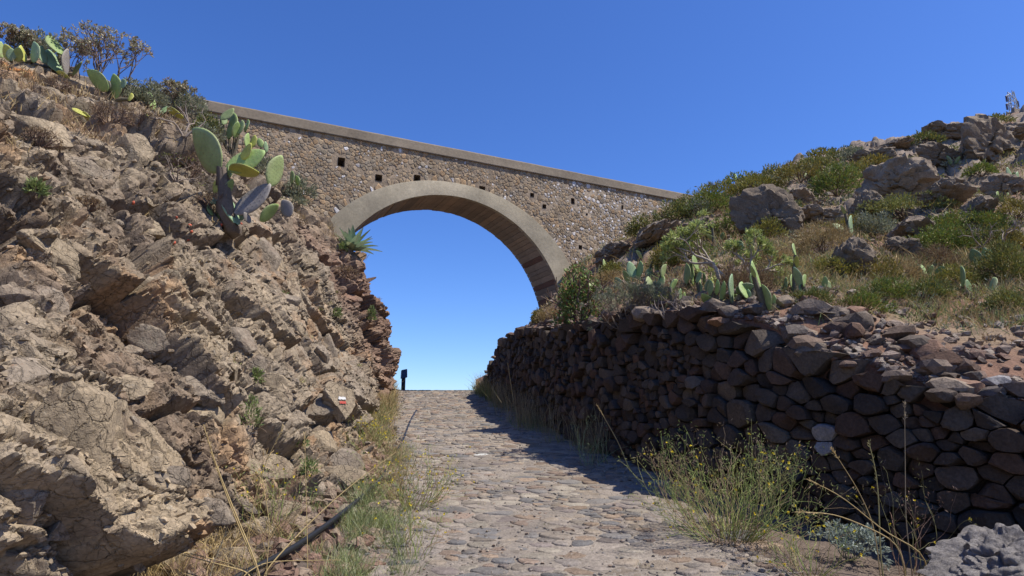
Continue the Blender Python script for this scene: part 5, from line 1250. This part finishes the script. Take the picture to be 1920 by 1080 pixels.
stalk([(395, 1068), (412, 1030), (425, 990), (438, 955)], 3.9, 3.9, .003, 'feathery oat head left of the golden stalks', .75, (.52, .44, .28))
stalk([(1650, 1030), (1648, 940), (1642, 880), (1628, 825)], 4.5, 4.5, .004, 'upright green tan oat stalk in front of the dark wall', .35, (.40, .36, .16))
stalk([(1735, 1035), (1660, 1000), (1580, 930), (1512, 898)], 4.4, 4.5, .004, 'arching golden stalk bending left across the shade', .12)
stalk([(1690, 1020), (1620, 985), (1560, 962), (1490, 960)], 4.4, 4.4, .004, 'lower arching stalk with a drooping seed head', .25)
stalk([(1640, 985), (1610, 920), (1585, 880), (1560, 842)], 4.5, 4.5, .003, 'thin stalk tilted left with a pale joint', .12)
stalk([(1698, 975), (1697, 850), (1696, 755)], 4.5, 4.55, .003, 'tallest thin stalk rising to the wall top at right', .12, (.34, .27, .17))
stalk([(1190, 905), (1160, 830), (1120, 760)], 7.6, 7.7, .006, 'pale leaning stalk in the shade before the wall middle', .1)
stalk([(965, 768), (958, 720), (952, 680)], 13.4, 13.4, .010, 'pale tuft stalk at the wall foot near the crest', .2)

# ------------------------------------------------------------------ hose, painted mark, post, pylon
hp = [(250, 1190, .08), (345, 1140, .12), (430, 1090, .16), (480, 1064, .18), (540, 1034, .19), (600, 994, .18), (650, 956, .17), (690, 922, .11), (706, 907, .05), (722, 887, .03), (742, 853, .05), (757, 822, .05), (770, 787, .05), (788, 758, .05), (796, 744, .03), (799, 738, .03)]
P_ = []
for px, py, dz in hp:
    q = stand('ground', px, py); d = (q - CAM).normalized(); k = dz / max(-d.z, .12) * .8; q = q - d * min(k, .3)
    P_.append((q.x, q.y, max(q.z, float(gz(np.array([q.x]), np.array([q.y]))[0]) + .028)))
P_ = [v for v in P_ if v[1] < 19.4]; P_.append((float(pc(19.6)) - .72, 19.6, float(zp(19.6)) + .03)); P_.append((float(pc(22)) - .6, 22.0, float(zp(22)) + .03))
P_ = np.array(P_); tt = np.linspace(0, len(P_) - 1, 90); P_ = np.stack([np.interp(tt, np.arange(len(P_)), P_[:, k]) for k in range(3)], 1); P_ = np.vstack([P_[:1], smooth1(P_, 7, 0)[1:-1], P_[-1:]])
mb = MB(); mb.tube(P_, .021, 10)
tag(put('hose', make_mesh('hose', mb.V[0], mb.F4, M_HOSE)), 'black rubber hose running up the left edge of the cobbled track', 'hose')
bpy.context.view_layer.update(); _dr = ray(641, 752).normalized(); _ok, p, _n, _i, _o, _m4 = sc.ray_cast(bpy.context.evaluated_depsgraph_get(), CAM, _dr); D = dist(p); n0 = Vector((.72, -.64, .28)).normalized(); q0 = frame(n0)
V, Fc = rock(733, 5, 9, .5, .9, .05, (1, 1, 1), .02); V[:, 2] = np.minimum(V[:, 2], .36 + .02 * fbm(V, 2, 2, 8)); wm = 34 / FPX * D
front = p + n0 * .07
put('painted_rock', make_mesh('painted_rock', V * (wm * 1.25, wm * 1.25, wm), [Fc], M_BLOCK, np.broadcast_to(np.array(TONE[0]), (len(V), 3)), sharp=34), cliff, front - n0 * (wm * .36), q0)
tm = thing('trail_mark', 'white over red painted trail stripes on the rock at the cliff foot', 'trail mark', front)
for nm, mt, (px, py, sw, sh_) in (('white_stripe', M_WHITE, (640.5, 747, 13.5, 5)), ('red_stripe', M_RED, (642, 755, 11.5, 4.4))):
    dr = ray(px, py); k = (front - CAM).dot(n0) / dr.dot(n0); c = CAM + dr * k - front
    nx, ny = 9, 4; V = []
    for b_ in range(ny):
        for a_ in range(nx):
            V.append(((a_ / (nx - 1) - .5) * (1 + .12 * math.sin(b_ * 2.3 + px)), (b_ / (ny - 1) - .5) * (1 + .16 * math.sin(a_ * 1.7 + py)), 0))
    put(nm, make_mesh(nm, np.array(V) * (sw / FPX * D * 1.15, sh_ / FPX * D * 1.05, 1), [gridF(ny, nx)], mt), tm, c + n0 * .011, q0)
q = at(756, 728, 20.2); zb_ = float(gz(np.array([q.x]), np.array([q.y]))[0]); mpost = thing('marker_post', 'short post carrying a small blue box at the left of the track crest', 'post', (q.x, q.y, zb_ - .05))
mt_ = at(756, 695, 20.2).z - zb_ + .05; mb = MB(); mb.box((-.055, -.05, 0), (.055, .05, mt_ - .22)); put('post', make_mesh('post', mb.V[0], mb.F4, M_POST), mpost)
b = bmesh.new(); bmesh.ops.create_cube(b, size=1)
for v in b.verts: v.co = Vector((v.co.x * (.19 if v.co.z < 0 else .17), v.co.y * .16, v.co.z * .27 + (.04 * v.co.x)))
bmesh.ops.bevel(b, geom=list(b.edges), offset=.012, segments=2, affect='EDGES'); me = bpy.data.meshes.new('box'); b.to_mesh(me); b.free(); me.materials.append(M_BLUE); put('box', me, mpost, (.01, 0, mt_ - .10), (0, 0, .35))
# lattice pylon beyond the skyline
tp_ = at(1895, 172, 70); zb_ = float(hill(np.array([tp_.x]), np.array([tp_.y]))[0]) - .3; H = tp_.z - zb_
py_ = thing('pylon', 'lattice power pylon standing behind the right hand skyline', 'pylon', (tp_.x, tp_.y, zb_)); py_.rotation_euler = (0, 0, .5)
wb, wt_ = .62 + .028 * H, .34
def pcor(k, z): s = wb + (wt_ - wb) * z / H; return np.array([(-1, 1, 1, -1)[k] * s / 2 * 1.3, (-1, -1, 1, 1)[k] * s / 2 * 1.3, z])
for k in range(4):
    mb = MB(); mb.tube([pcor(k, 0), pcor(k, H)], .05, 4); put('leg', make_mesh('leg', mb.V[0], mb.F4, M_STEEL), py_)
mb = MB(); nb_ = int(H / .75)
for i in range(nb_):
    za, zb2 = H * i / nb_, H * (i + 1) / nb_
    for k in range(4): mb.tube([pcor(k, za), pcor((k + 1) % 4, zb2)] if i % 2 else [pcor((k + 1) % 4, za), pcor(k, zb2)], .026, 4)
put('bracing', mb.mesh('bracing', M_STEEL), py_)
for z_, L in ((H - .9, 1.35), (H - 2.0, 1.6), (H - 3.1, 1.6)):
    mb = MB()
    for s in (-1, 1):
        for y0 in (-.22, .22): mb.tube([(0, y0, z_), (s * L, 0, z_ + .02)], .035, 4); mb.tube([(0, y0, z_ + .7), (s * L, 0, z_ + .02)], .028, 4)
    put('cross_arm', mb.mesh('cross_arm', M_STEEL), py_)
    for s in (-1, 1):
        mb = MB(); zz_ = np.linspace(0, -.75, 13); mb.tube([(s * L, 0, z_ + v) for v in zz_], np.where(np.arange(13) % 2, .13, .06), 8); put('insulator', mb.mesh('insulator', M_INS), py_)
